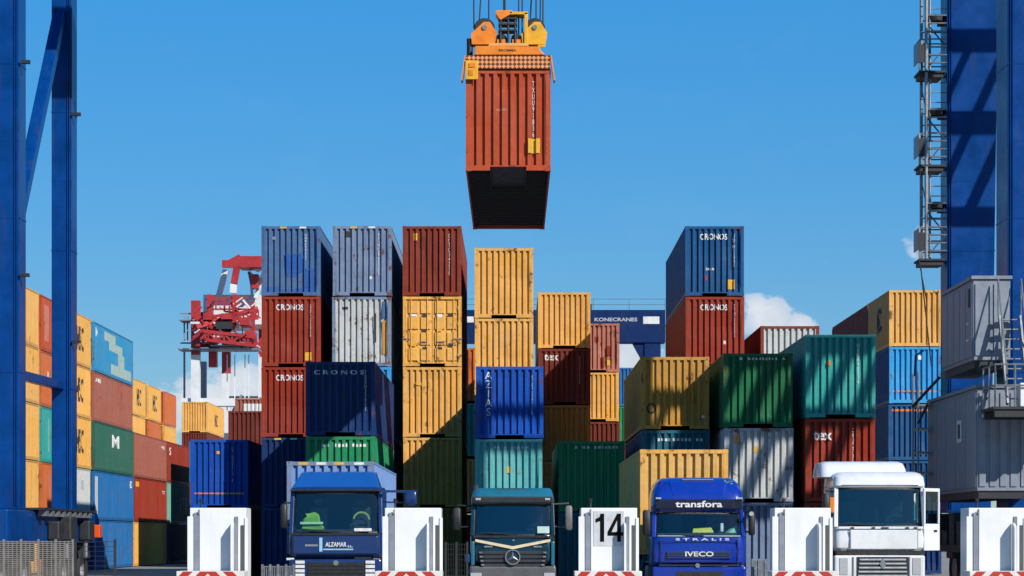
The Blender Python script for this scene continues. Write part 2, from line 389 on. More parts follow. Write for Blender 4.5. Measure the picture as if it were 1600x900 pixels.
def container(label, x, y, z, color, L=12.192, H=2.591, marks=(), wear=.5, group=None, doors=False, side=None, frame=None, lite=False, name='shipping_container'):
    """a steel box container; origin at the middle of its near end, on its underside"""
    root = thing(name, label, 'container', (x, y, z), group)
    m = cpaint(color, wear); sm = cpaint(side, wear) if side else m; fm = cpaint(frame or color, min(1.3, wear + .4)); w = CW / 2
    if doors: container_doors(root, H, m)
    else: link('end_wall', cmesh('end_wall', L, H, m, random.randrange(6)), root)
    link('side_wall', cmesh('side_wall_r', L, H, sm), root); link('side_wall', cmesh('side_wall_l', L, H, sm), root)
    link('roof', cmesh('roof', L, H, sm), root); link('floor', cmesh('floor', L, H, DARK), root)
    link('header_rail', cmesh('header', L, H, fm), root); link('sill', cmesh('sill', L, H, fm), root)
    for sx in (-1, 1):
        link('top_rail', cmesh('top_rail', L, H, sm), root, (sx * (w - .036), 0, 0)); link('bottom_rail', cmesh('bottom_rail', L, H, sm), root, (sx * (w - .033), 0, 0))
        for yy in (.078, L - .078):
            link('corner_post', cmesh('post', L, H, fm), root, (sx * (w - .072), yy, 0))
        for yy in (.089, L - .089) if not lite else (.089,):
            for zz in (0, H - .118): link('corner_casting', cmesh('casting', L, H, fm), root, (sx * (w - .081), yy, zz))
    link('door', cmesh('door_end', L, H, sm), root)
    if not lite: link('header_rail', cmesh('header_back', L, H, sm), root); link('sill', cmesh('sill_back', L, H, sm), root)
    for k in marks: mark(root, k, L, H)
    return root
def container_doors(root, H, m):
    z0, z1 = .165, H - .12
    for s in (-1, 1):
        d = MB(); x0, x1 = (.008, 1.085) if s > 0 else (-1.085, -.008)
        d.box(x0, x1, .085, .11, z0, z1)
        leaf = d.build('door', m, root)
        xs = [x0, x0 + .06, (x0 + x1) / 2 - .03, (x0 + x1) / 2 + .03, x1 - .06, x1]; zs = [z0 + (z1 - z0) * k / 4 for k in range(5)]
        for i in (1, 3):
            for j in range(4):
                p = MB(); a, b, c, e = xs[i] + .012, xs[i + 1] - .012, zs[j] + .05, zs[j + 1] - .05
                p.add([(a, .085, c), (b, .085, c), (b, .085, e), (a, .085, e), (a + .035, .022, c + .035), (b - .035, .022, c + .035), (b - .035, .022, e - .035), (a + .035, .022, e - .035)],
                      [(4, 5, 6, 7), (0, 1, 5, 4), (1, 2, 6, 5), (2, 3, 7, 6), (3, 0, 4, 7)])
                p.build('panel', m, leaf)
        for q in (x0 + .2, x1 - .2):
            r = MB(); r.tube((q, -.002, z0 - .05), (q, -.002, z1 + .06), .019, 8); rod = r.build('locking_bar', m, leaf, 40)
            h = MB(); h.box(q - .02, q + .36 * s, -.032, -.02, 1.0 if q * s < .5 else 1.12, 1.04 if q * s < .5 else 1.16); h.build('door_handle', STEEL, leaf)
        for zz in zs[:-1]:
            h = MB(); h.box(x1 - .03 if s > 0 else x0 - .03, x1 + .03 if s > 0 else x0 + .03, .0, .05, zz + .22, zz + .36); h.build('hinge', m, leaf)
        for i, (q, zz, hh) in enumerate([(.30, 2.1, .07), (.75, 2.12, .05), (.3, 1.5, .05), (.78, .9, .06), (.3, .75, .05)]):
            b = MB(); b.box(s * q - .11, s * q + .11, .0165, .0205, zz - hh, zz + hh); b.build('marking_plate', (DKLETTER, LETTER, DKLETTER, YTAG, DKLETTER)[(i + (s > 0)) % 5], leaf)
def code(n=11):
    s = ''.join(random.choice('CRXTGHU') for _ in range(4)); return s + ' ' + ''.join(random.choice('0123456789') for _ in range(n - 5))
def mark(root, k, L, H):
    kind = k[0]
    if kind == 'name':       # string, u, height above floor, letter height, overall width
        _, s, u, z, h, w = k[:6]; text_part(root, s, k[6] if len(k) > 6 else LETTER, 'front', u, z, h, w, END_PROF)
    elif kind == 'dots':     # lettering too small to read: a row of short strokes
        _, u, z, h, w = k; x = u - w / 2
        while x < u + w / 2:
            a = random.uniform(.05, .11)
            patch(root, LETTER, 'front', x, x + a, z - h * random.uniform(.35, .5), z + h * random.uniform(.35, .5), END_PROF, name='letter_mark'); x += a + random.choice((.05, .05, .06, .18))
    elif kind == 'vname':    # rotated, running up the end wall
        _, s, u, z, h, w = k; text_part(root, s, LETTER, 'front', u, z, h, w, END_PROF, turn=True)
    elif kind == 'code':     # row of small stacked characters down the right of the end wall
        u = k[1] if len(k) > 1 else .80; n = k[2] if len(k) > 2 else 1.35
        text_part(root, '\n'.join(code(10).replace(' ', '')), LETTER, 'front', u, H - .32 - n / 2, n, .075, END_PROF, name='code_marking')
    elif kind == 'tag':      # yellow sticker low on the end wall
        u, z, a, b = k[1:5]; patch(root, k[5] if len(k) > 5 else YTAG, 'front', u - a / 2, u + a / 2, z - b / 2, z + b / 2, END_PROF)
    elif kind == 'paintpatch':
        _, c, u0, u1, z0, z1 = k; patch(root, cpaint(c, .3), 'front', u0, u1, z0, z1, END_PROF, name='repainted_patch')
    elif kind == 'toptags':  # yellow and black height marks on the header rail
        for i, u in enumerate(k[1]): patch(root, YTAG if i % 2 == 0 else LETTER, 'front', u - .14, u + .14, H - .095, H - .025, None, .006, 'height_mark')
    elif kind == 'side':     # lettering on the +x side
        _, s, u, z, h, w, mt = k; text_part(root, s, mt, 'right', u, z, h, w, SIDE_PROF[L], CW / 2)
    elif kind == 'sidepatch':
        _, mt, u0, u1, z0, z1 = k; patch(root, mt, 'right', u0, u1, z0, z1, SIDE_PROF[L], CW / 2, 'side_panel_print')
    elif kind == 'lside':
        _, s, u, z, h, w, mt = k; text_part(root, s, mt, 'left', -u, z, h, w, SIDE_PROF_L[L], CW / 2)
def stack(x, y, items, lite=False, gap=.025, group=None):
    """items bottom to top: (label, colour, height, length, options)"""
    z = .03
    for it in items:
        lab, c, H, L = it[:4]; kw = dict(it[4]) if len(it) > 4 else {}
        o = container(lab, x + random.uniform(-.03, .03), y + random.uniform(-.07, .07), z, c, L, H, lite=lite, group=group, **kw); z += H + gap
        o.rotation_euler.z = random.uniform(-.0022, .0022)
S, HC, L20, L40 = 2.591, 2.896, 6.058, 12.192
def nm(s='CRONOS', u=-.04, z=2.46, h=.25, w=1.14): return ('name', s, u, z, h, w)
G1 = 'containers in the tall rear row'; G2 = 'containers stacked behind the lorries'; G3 = 'containers in the long wall on the left'; G4 = 'containers in the far background'; G5_ = 'containers in the block on the right'
stack(-9.17, 92.8, [
    ('dark slate container on the ground left of the blue lorry', 'darkblue', HC, L40),
    ('navy container with yellow height marks on its top rail, below the lettered red pair', 'navy', HC, L40, dict(marks=[('toptags', (-.55, .1, .75)), ('code',)])),
    ('rust red lettered container half hidden by the navy lettered one', 'red', HC, L40, dict(marks=[nm(), ('tag', 1.0, .75, .12, .9)])),
    ('rust red lettered container with small yellow sticker, second from top of the leftmost tall stack', 'red', HC, L40, dict(marks=[nm(), ('code',), ('tag', .72, .42, .27, .34)])),
    ('faded blue container with bright blue repainted patches, top of leftmost tall stack', 'bluegrey', HC, L40, dict(wear=.7, marks=[('paintpatch', 'touchup', -.25, .45, .95, 1.75), ('paintpatch', 'touchup', .45, .58, 1.05, 1.6), ('paintpatch', 'touchup', -.16, .33, .80, .945), ('paintpatch', 'touchup', .50, 1.05, .34, 1.0), ('paintpatch', 'touchup', .62, .96, 1.005, 1.14), ('paintpatch', 'touchup', -1.05, -.5, .17, .38), ('paintpatch', 'touchup', -.5, .2, .17, .27), ('paintpatch', 'touchup', .2, 1.05, .17, .335), ('code', .62, 1.1), ('toptags', (-.3, .5)), ('tag', -.7, 2.4, .1, .12, LETTER)]))], group=G1)
stack(-6.22, 92.8, [
    ('grey container at the foot of the stack behind the blue lorry', 'greyblue', HC, L40),
    ('blue grey container second from the ground behind the bright green one', 'bluegrey', HC, L40),
    ('light blue container peeping out behind the navy lettered container', 'sky', HC, L40),
    ('dirty white container with rusty lower edge, between the grey blue box and navy box', 'white', HC, L40, dict(wear=1.0, frame='greyblue', marks=[('tag', -.68, 2.42, .24, .1, DKLETTER), ('tag', .58, 1.6, .06, 1.2, DKLETTER), ('paintpatch', 'bluegrey', .86, 1.05, 2.0, 2.7), ('paintpatch', 'ochre', .86, 1.05, .5, 1.9), ('code', .3, 1.0)])),
    ('pale grey blue container on top of the second tall stack', 'greyblue', HC, L40, dict(wear=.8, marks=[('tag', -.6, 2.55, .22, .26, DKLETTER), ('code', .68, 1.7), ('tag', .35, .75, .12, .12, LETTER), ('toptags', (-.35, .4))]))], group=G1)
stack(-3.29, 92.8, [
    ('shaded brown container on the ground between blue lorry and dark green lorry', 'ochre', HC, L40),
    ('yellow container crossed by a diagonal shadow, above the ground one in the third tall stack', 'yellow', HC, L40, dict(wear=.6)),
    ('plain yellow ribbed container in the middle of the third tall stack', 'yellow', HC, L40, dict(wear=.7, marks=[('tag', -.6, 2.2, .3, .12)])),
    ('yellow container showing its panelled doors with locking bars', 'yellow', HC, L40, dict(doors=True, wear=.8)),
    ('brown red container on top of the stack with the yellow doors', 'redbrown', HC, L40, dict(wear=.7, marks=[('code', .72, 1.7), ('tag', -.68, 2.45, .16, .3)]))], group=G1)
stack(-.32, 92.8, [
    ('brown container at the foot of the stack behind the royal blue one', 'brown', S, L40),
    ('grey container second from the ground behind the royal blue one', 'palegrey', S, L40),
    ('amber container hidden low behind the royal blue one', 'amber', S, L40),
    ('yellow container resting directly behind and above the royal blue one', 'yellow', HC, L40, dict(wear=.6, marks=[('tag', -.7, 2.1, .22, .3)])),
    ('yellow container with black topped ribs right below the hanging red one', 'yellow', HC, L40, dict(wear=.5))], group=G1)
stack(-.115, 80.5, [
    ('dark container on the ground behind the dark green lorry', 'deepteal', S, L40),
    ('light turquoise container above the dark green lorry cab', 'teal', S, L40, dict(marks=[('dots', .1, 2.3, .10, 1.3), ('tag', 0, 1.5, .12, .24)])),
    ('royal blue container with white vertical lettering, above the turquoise one', 'blue', S, L40, dict(marks=[('name', 'A\nZ\nI\nA\nS', -.76, 1.62, 1.6, .24), ('code', .80, 1.4)]))], group=G2)
stack(2.41, 104, [
    ('brown container at the foot of the stack behind the green one', 'brown', S, L40),
    ('amber container low in the stack behind the green one', 'amber', S, L40),
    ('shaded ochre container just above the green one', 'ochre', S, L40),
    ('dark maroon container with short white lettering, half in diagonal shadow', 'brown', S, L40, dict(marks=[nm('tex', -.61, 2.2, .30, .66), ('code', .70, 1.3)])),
    ('amber container on top of the stack left of the blue gantry girder', 'amber', S, L40, dict(wear=.4))], group=G1)
stack(4.49, 119, [
    ('grey container at the foot of the narrow rear stack', 'palegrey', S, L40),
    ('blue container low in the narrow rear stack', 'portblue', S, L40),
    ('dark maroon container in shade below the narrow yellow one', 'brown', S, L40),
    ('narrow strip of yellow container below the pink red spotted one', 'yellow', S, L40),
    ('faded pink red container with bright red spots beside the gantry girder', 'rose', S, L40, dict(wear=.8, marks=[('paintpatch', 'red', .2, .4, .2, .8), ('paintpatch', 'red', .55, .8, .9, 1.4), ('paintpatch', 'red', -.1, .1, 1.6, 1.9), ('tag', .62, .5, .2, .3)]))], group=G1)
stack(8.40, 92.8, [
    ('grey container on the ground under the lettered red and blue pair', 'palegrey', HC, L40),
    ('brown container second from the ground under the lettered pair', 'brown', HC, L40),
    ('red container behind the dark green one, under the lettered pair', 'redbrown', HC, L40),
    ('red lettered container carrying the lettered blue one on the right', 'red', HC, L40, dict(marks=[nm(), ('code',), ('tag', .68, .32, .28, .36), ('tag', .4, 1.0, .1, .14, LETTER)])),
    ('dark blue lettered container with yellow sticker, highest on the right', 'portblue', HC, L40, dict(marks=[nm(), ('code',), ('tag', .68, .48, .30, .40), ('tag', -.35, .75, .08, .2, REDP), ('name', '20.8', -.2, 1.12, .10, .36)]))], group=G1)
stack(11.5, 92.8, [
    ('brown container at the foot of the stack behind the turquoise one', 'brown', S, L40),
    ('blue container second from the ground behind the turquoise one', 'portblue', S, L40),
    ('grey container third from the ground behind the turquoise one', 'palegrey', S, L40),
    ('white ribbed container with brown corner posts right of the lettered pair', 'white', S, L40, dict(side='brown', frame='redbrown', wear=.7, marks=[('tag', .0, .5, .2, .2)]))], group=G1)
stack(5.85, 80.0, [
    ('dark container on the ground behind the royal blue lorry', 'deepteal', HC, L40),
    ('dark teal container with white codes between the ochre one and the yellow load', 'deepteal', S, L40, dict(marks=[('dots', .2, 2.25, .12, 1.7)])),
    ('ochre yellow container with a faint round mark, on the dark teal one', 'ochre', S, L40, dict(wear=.8, marks=[('name', 'O', -.85, .75, .4, .34, DKLETTER), ('tag', 1.0, .45, .1, .1, LETTER)]))], group=G2)
stack(8.63, 78.5, [
    ('grey blue container on the ground between royal blue and white lorries', 'greyblue', HC, L40),
    ('dirty white container streaked with shadows, beneath the dark green one', 'white', S, L40, dict(wear=.9, frame='palegrey', marks=[('tag', -.78, 2.2, .22, .34, AMBER), ('tag', -.1, 1.85, .16, .2, YTAG)])),
    ('dark green container with faint white lettering between ochre and turquoise ones', 'darkgreen', S, L40, dict(marks=[('dots', .15, 2.40, .10, 1.6)]))], group=G2)
stack(11.45, 78.0, [
    ('brown container on the ground behind the white lorry', 'brown', HC, L40),
    ('red container with short white lettering above the white lorry roof', 'red', HC, L40, dict(marks=[nm('tex', -.61, 2.3, .32, .66), ('code', .45, 1.6)])),
    ('turquoise container with shadow streaks, on top above the white lorry', 'seagreen', HC, L40, dict(marks=[('code', .62, 1.4), ('tag', -.4, 1.9, .12, .16, AMBER)]))], group=G2)
stack(-5.98, 78.3, [
    ('dark container on the ground right behind the blue lorry', 'navy', S, L40),
    ('bright green container between the navy lettered one and the blue lorry load', 'green', S, L40, dict(marks=[('dots', .1, 2.28, .13, 1.5)])),
    ('navy container with spaced white lettering above the blue lorry', 'navy', S, L40, dict(wear=.35, marks=[nm('C R O N O S', -.05, 2.22, .15, 1.75), ('code', .88, 1.4)]))], group=G2)
stack(2.93, 82.0, [
    ('teal container on the ground right of the dark green lorry', 'deepteal', S, L40),
    ('mid green container with white lettering beside the dark green lorry', 'green', S, L40, dict(wear=.6, marks=[('dots', .2, 2.36, .11, 1.6)]))], group=G2)
stack(-12.4, 94.8, [
    ('navy container on the ground behind the leftmost white booth', 'navy', HC, L40),
    ('bright blue container with an orange stripe above the leftmost white booth', 'blue', HC, L40, dict(wear=.45, marks=[('tag', 0, .62, 2.1, .06, AMBER), ('tag', -.05, 2.35, .12, .12), ('code', .55, 1.5)]))], group=G2)
# the receding wall of containers on the left (long sides towards the lanes)
XL = -22.0 - CW / 2
MSC = lambda L: ('side', 'MSC', L * .52, 1.35, 1.25, 1.9, DKLETTER)
stack(XL, 98.2, [('plain amber container at ground level beside the left crane leg', 'amber', S, L20),
    ('amber container second from the ground beside the left crane leg', 'amber', S, L20),
    ('amber container third from the ground, between the two left crane legs', 'amber', S, L20),
    ('amber container crossed by the crane strut between the left legs', 'amber', S, L20),
    ('amber container at top left between the two left crane legs', 'amber', S, L20)], group=G3)
stack(XL, 104.7, [('rust orange container at ground level behind the second crane leg', 'orange', S, L20),
    ('red orange container second from the ground, partly behind the second crane leg', 'orange', S, L20, dict(marks=[('sidepatch', cpaint('rose', .5), 1.5, 1.9, .4, 2.2)])),
    ('sea green container showing as a strip beside the second crane leg', 'seagreen', S, L20, dict(marks=[('sidepatch', cpaint('mint', .5), 1.5, 1.9, .5, 2.1)])),
    ('orange container strip just above the crane strut by the second leg', 'orange', S, L20, dict(marks=[('sidepatch', cpaint('white', .5), 1.5, 1.9, 1.0, 1.7)])),
    ('red container strip at the top beside the second crane leg', 'lift_red', S, L20, dict(marks=[('sidepatch', cpaint('rose', .5), .9, 1.9, .5, 2.2)]))], group=G3)
stack(XL, 111.0, [('dark container at ground level right of the second crane leg', 'darkblue', S, L20),
    ('white container with grey marks right of the second crane leg', 'white', S, L20, dict(wear=.4, marks=[('side', 'K', 1.2, 1.9, .5, .4, DKLETTER), ('sidepatch', cpaint('palegrey', .4), 3.6, 4.4, 1.5, 2.0)])),
    ('yellow container with dark letters, lowest of three right of the crane leg', 'yellow', S, L20, dict(marks=[MSC(L20)])),
    ('yellow container with dark letters, middle of three right of the crane leg', 'yellow', S, L20, dict(marks=[MSC(L20)])),
    ('yellow container with dark letters, top of three right of the crane leg', 'yellow', S, L20, dict(marks=[MSC(L20)]))], group=G3)
PALE = paint('container print pale', (.33, .44, .40), .5)
stack(XL, 117.9, [('dull blue container on the ground behind the mesh fence', 'midblue', S, L40, dict(wear=.9)),
    ('plain blue container with pale edge lettering, second from the ground', 'midblue', S, L40, dict(marks=[('sidepatch', cpaint('palegrey', .3), .35, 1.0, .3, 2.3), ('side', '40', 11.2, 2.1, .4, .7, LETTER)])),
    ('dark green container with a white triangular emblem on its side', 'bottle', S, L40, dict(marks=[('side', 'M', 6.4, 1.75, .7, 2.2, LETTER)])),
    ('faded brick red container under the blue one with pale shapes', 'fadedred', S, L40, dict(wear=.7, marks=[('side', code(), 1.4, 2.2, .22, 1.8, LETTER)])),
    ('bright blue container with large pale stepped shapes, top of the left wall', 'cyan', S, L40, dict(wear=.5, marks=[('sidepatch', PALE, 3.0, 6.4, 1.9, 2.35), ('sidepatch', PALE, 4.6, 8.6, 1.45, 1.9), ('sidepatch', PALE, 7.4, 9.4, .75, 1.45), ('sidepatch', PALE, 5.0, 11.6, .2, .75), ('side', '40', .7, 2.1, .5, .5, LETTER)]))], group=G3)
stack(XL, 130.5, [('yellow container on the ground with a hooked shadow', 'yellow', S, L40),
    ('deep red container with small yellow label, above the ground level yellow one', 'red', S, L40, dict(wear=.3, marks=[('sidepatch', YTAG, .4, 1.7, 2.05, 2.35), ('side', code(), 11, 1.9, .2, 1.2, LETTER)])),
    ('brick red container at the top of the stack with the deep red one', 'fadedred', S, L40, dict(marks=[('side', code(), 10.8, 2.1, .2, 1.5, LETTER)]))], group=G3)
stack(XL, 143.0, [('navy container on the ground left of the leftmost booth', 'darkblue', S, L40),
    ('mint green container with white letters left of the bright blue container', 'mint', S, L40, dict(marks=[('sidepatch', LETTER, 5.6, 6.3, .7, 1.75), ('sidepatch', LETTER, 6.9, 7.6, 1.2, 1.75), ('sidepatch', LETTER, 8.2, 9.0, .7, 1.75)])),
    ('deep red container above the mint green one', 'red', S, L40, dict(marks=[('side', 'S', 1.4, 2.0, .5, .6, LETTER)]))], group=G3)
XM = -28.25
for Y, cs, what in ((159.2, ('amber', 'ochre', 'amber', 'yellow', 'yellow'), 'nearest'), (166.6, ('amber', 'brown', 'amber', 'orange', 'yellow'), 'middle'), (174.2, ('brown', 'amber', 'red', 'yellow', 'orange'), 'farthest')):
    stack(XM, Y, [('%s container on level %s of the %s stack behind the left wall' % (c, ('one', 'two', 'three', 'four', 'five')[i], what), c, S, L20,
          dict(marks=[MSC(L20)] if i == 4 and c == 'yellow' else [])) for i, c in enumerate(cs)], lite=True, group=G4)
def far(x, y, rows, lite=True): stack(x, y, rows, lite=lite, group=G4)
far(-14.6, 125, [('blue container under the far maroon one', 'portblue', HC, L40), ('grey container under the far maroon one', 'palegrey', HC, L40), ('dark maroon container left of the lettered red pair, far off', 'brown', HC, L40)])
far(-16.2, 141, [('brown container at the foot of the far small red stack', 'brown', S, L40), ('blue container second in the far small red stack', 'blue', S, L40), ('teal container third in the far small red stack', 'deepteal', S, L40),
    ('small red container with white name panel under the red and white crane', 'fadedred', S, L40, dict(marks=[('tag', .0, 2.0, 1.4, .5, LETTER)]))])
far(-19.4, 143, [('amber container at the foot of the far blue stack', 'amber', S, L40), ('brown container in the middle of the far blue stack', 'brown', S, L40), ('blue container strip below the far yellow container', 'midblue', S, L40)])
far(-30.2, 213, [('%s container on level %s below the far yellow one' % (c, k), c, HC, L40) for c, k in (('brown', 'one'), ('blue', 'two'), ('redbrown', 'three'), ('brown', 'four'))]
    + [('small far yellow container at the foot of the red and white crane', 'yellow', HC, L40, dict(marks=[('side', 'MSC', 6.5, 1.4, 1.2, 2.2, DKLETTER)]))])
far(-1.9, 118, [('brown container at the foot of the stack seen through the gap', 'brown', HC, L40), ('ochre container low in the stack seen through the gap', 'amber', HC, L40), ('bluish container in the stack seen through the gap', 'seagreen', HC, L40), ('orange container glimpsed through the gap left of the royal blue one', 'orange', HC, L40)])
far(8.1, 150, [('%s container on level %s far behind the ochre container' % (c, k), c, S, L40) for c, k in (('brown', 'one'), ('amber', 'two'), ('red', 'three'), ('green', 'four'), ('midblue', 'five'))])
far(-6.5, 150, [('%s container on level %s far behind the tall rear row' % (c, k), c, S, L40) for c, k in (('brown', 'one'), ('green', 'two'), ('red', 'three'))])
# the block on the right
stack(18.55, 103, [('navy container on the ground behind the lower grey cabinet', 'darkblue', S, L20), ('blue container second from the ground behind the grey cabinet', 'portblue', S, L20),
    ('dark blue container behind the crane stair, third from the ground', 'portblue', S, L20, dict(marks=[('tag', 0, 2.3, 2.1, .1, AMBER)])),
    ('bright sky blue container with an orange stripe beside the upper grey cabinet', 'sky', S, L20, dict(side='portblue', marks=[('tag', 0, .55, 2.1, .07, AMBER), ('tag', .2, 2.1, .2, .2, LETTER)])),
    ('amber container on top of the right block beside the ladder tower', 'amber', S, L20, dict(marks=[('lside', 'MSC', 2.9, 1.45, 1.2, 1.3, DKLETTER)]))], group=G5_)
stack(18.55, 109.4, [('%s container on level %s of the long row behind the amber one' % (c, k), c, S, L40) for c, k in (('brown', 'one'), ('portblue', 'two'), ('midblue', 'three'), ('blue', 'four'))]
    + [('red container on top of the long row behind the amber one', 'redbrown', S, L40)], group=G5_, lite=True)

# ------------------------------------------------------------------ gantry crane over the lanes
def rail(m, p, q, h=1.1, r=.022, n=2, step=1.3):
    p, q = Vector(p), Vector(q); k = max(1, round((q - p).length / step))
    for i in range(k + 1):
        a = p.lerp(q, i / k); m.tube(a, a + Vector((0, 0, h)), r, 6)
    for j in range(1, n + 1):
        m.tube(p + Vector((0, 0, h * j / n)), q + Vector((0, 0, h * j / n)), r, 6)
def wheel(parent, x, y, z, r, w, name='wheel', rimmat=None, s=1):
    """tyre with a dished rim, axle along x"""
    t = MB(); h = w / 2
    t.ring((x, y, z), 'x', 0, [(r * .6, -h * .9), (r * .93, -h), (r, -h * .75), (r, h * .75), (r * .93, h), (r * .6, h * .9)], 24)
    o = t.build('wheel' if name == 'wheel' else name, RUBBER, parent, 30)
    m = MB(); m.ring((x, y, z), 'x', 0, [(.02, -h * .3 * s), (r * .3, -h * .35 * s), (r * .45, h * .35 * s), (r * .62, h * .8 * s), (r * .62, -h * .85 * s), (.02, -h * .8 * s)], 20)
    m.build('rim', rimmat or STEEL, o, 40)
    b = MB()
    for i in range(8):
        a = i * math.pi / 4; b.tube((x + s * h * -.1, y + r * .36 * math.cos(a), z + r * .36 * math.sin(a)), (x + s * h * .22, y + r * .36 * math.cos(a), z + r * .36 * math.sin(a)), .025, 6)
    b.build('wheel_bolts', STEEL, o)
    return o
crane = thing('gantry_crane', 'blue rubber tyred gantry crane straddling the lorry lanes', 'crane')
ZA, ZB, TOP = 61.0, 68.0, 20.8
def part(m, name, mat=CRANE, parent=crane, **k): return m.build(name, mat, parent, **k)
def box_leg(x0, x1, y0, y1, z0, z1, taper=0., tr=0.):
    m = MB(); m.hexa([(x0 + taper, y0, z0), (x1 - taper - tr, y0, z0), (x1 - taper - tr, y1, z0), (x0 + taper, y1, z0), (x0, y0, z1), (x1, y0, z1), (x1, y1, z1), (x0, y1, z1)]); leg = part(m, 'leg', bevel=.02)
    for zz in (z0 + .05, 6.2, 10.4, 14.6):       # bolted splice flanges and welded seams
        f = MB(); f.box(x0 - .012, x1 + .012 - tr * (z1 - zz) / (z1 - z0), y0 - .012, y1 + .012, zz, zz + .035); part(f, 'flange', CRANE, leg)
    for zz in (4.2, 8.3, 12.5, 16.6):
        w = MB(); w.box(x0 - .004, x1 + .004 - tr * (z1 - zz) / (z1 - z0), y0 - .005, y0 + .02, zz, zz + .018); part(w, 'weld_seam', CRANE, leg)
    s = 1 if x0 < 0 else -1; xe = x1 if x0 < 0 else x0
    for dx in (.07, .13):
        t = MB(); t.tube((xe - s * dx, y0 - .03, z0 + .1), (xe - s * dx, y0 - .03, z1), .014, 6); part(t, 'cable_run', CRANE, leg)
    return leg
box_leg(-14.03, -13.41, ZA, ZA + .8, 2.45, TOP); box_leg(-13.98, -13.36, ZB, ZB + .8, 2.45, TOP)
box_leg(13.50, 15.0, ZA, ZA + 1.45, 2.45, TOP); box_leg(13.2, 14.80, ZB, ZB + 1.0, 2.45, TOP, .0, .26)
for x0, x1 in ((-14.25, -13.2), (13.35, 14.9)):
    m = MB(); m.box(x0, x1, ZA - 2.4, ZB + 3.0, 1.55, 2.44); part(m, 'sill_beam', bevel=.03)
    xc = (x0 + x1) / 2
    for y in (ZA - 1.7, ZA + .9, ZB - .6, ZB + 2.2):
        w = MB(); w.box(xc - .42, xc + .42, y - .5, y + .5, 1.05, 1.545); part(w, 'bogie', DARK, bevel=.03)
        wheel(crane, xc, y, .72, .72, .6)
for (x, y0, z0, y1, z1, w) in ((-13.72, ZB - .02, 17.6, ZA + .82, 10.2, .34), (-13.72, ZA + .82, 6.22, ZB - .02, 6.32, .26)):
    m = MB(); m.beam((x, y0, z0), (x, y1, z1), w, w); part(m, 'brace', bevel=.02)
for y in (ZA + .1, ZB):
    m = MB(); m.box(-15.0, 15.4, y, y + 1.1, TOP + .002, TOP + 1.9); gd = part(m, 'girder', bevel=.03)
    r = MB(); yy = y - .75 if y < 65 else y + 1.85
    rail(r, (-15, yy, TOP + 1.4), (15.4, yy, TOP + 1.4)); part(r, 'girder_railing', STEEL, gd)
    r = MB(); r.box(-15, 15.4, min(yy, y + .55), max(yy, y + .55) if yy > y else y - .003, TOP + 1.33, TOP + 1.38); part(r, 'girder_walkway', STEEL, gd)
for x in (-14.4,):
    m = MB(); m.box(x - .4, x + .4, ZA + 1.21, ZB - .01, TOP + .1, TOP + 1.4); part(m, 'end_tie', bevel=.03)
# unseen open truss added beyond the near girder to cast streak shadows
for z0, z1 in ((20.85, 21.1), (22.1, 22.35)): part(MB().box(15.41, 18.3, ZA + .4, ZA + .7, z0, z1), 'shadow_truss_tie')
for z0, z1 in ((16.7, 17.0), (19.5, 19.9), (22.0, 22.4)): part(MB().box(18.3, 27.0, ZA + .35, ZA + .75, z0, z1), 'truss_chord')  # chords of the added shadow-casting truss
for i, w in enumerate((.20, .24, .30, .42, .55, .45, .38, .40)):
    x = 17.2 + i * 1.12; part(MB().beam((x, ZA + .55, 16.8), (x + 2.4, ZA + .55, 22.1), w, .12, (0, 1, 0)), 'shadow_truss_diagonal')
m = MB(); m.box(-2.4, 2.2, ZA - .2, ZB + 1.4, TOP + 2.15, TOP + 2.6)
tr = part(m, 'trolley', CRANE, bevel=.03)
for x, y, a, b, h in ((-1.6, 63.2, .9, .9, 1.5), (1.3, 63.4, .8, 1.1, 1.4), (-.2, 66.8, 1.6, .7, 1.7)):
    q = MB(); q.box(x - a, x + a * .7, y - b, y + b, TOP + 2.603, TOP + 2.6 + h); part(q, 'machinery_house', GREY, tr, bevel=.04)
# left sill clutter: walkway, motors, hose, beacon box
q = MB(); q.box(-14.1, -12.9, ZA + .85, ZB + 1.6, 2.47, 2.53); part(q, 'walkway', DARK)
for i in range(9): part(MB().box(-13.15 + .02 * (i % 2), -12.92, ZA + 1.2 + i * .8, ZA + 1.5 + i * .8, 2.3, 2.465), 'walkway_bracket', STEEL)
for y, s in ((ZA + 2.6, .55), (ZA + 4.3, .7), (ZB + .2, .6)):
    q = MB(); q.box(-13.19, -12.85, y, y + s * 1.3, 1.62, 1.62 + s); mt = part(q, 'drive_motor', DARK, bevel=.05)
    t = MB(); t.tube((-13.02, y + .2, 1.1), (-13.02, y + .2, 1.615), .07, 10); part(t, 'motor_shaft', STEEL, mt, smooth=40)
q = MB(); q.box(-13.16, -12.84, ZB + 1.75, ZB + 2.15, 1.70, 2.10); part(q, 'warning_box', plain('signal orange', (.75, .09, .01), .4), bevel=.02)
for (x, y, z) in ((-13.36, ZA - .1, 14.6), (-13.33, ZB - .1, 14.5), (-13.33, ZB - .1, 7.6), (-13.38, ZA - .1, 8.8)):
    q = MB(); q.box(x, x + .24, y, y + .14, z, z + .09); part(q, 'bracket_lamp', DARK)
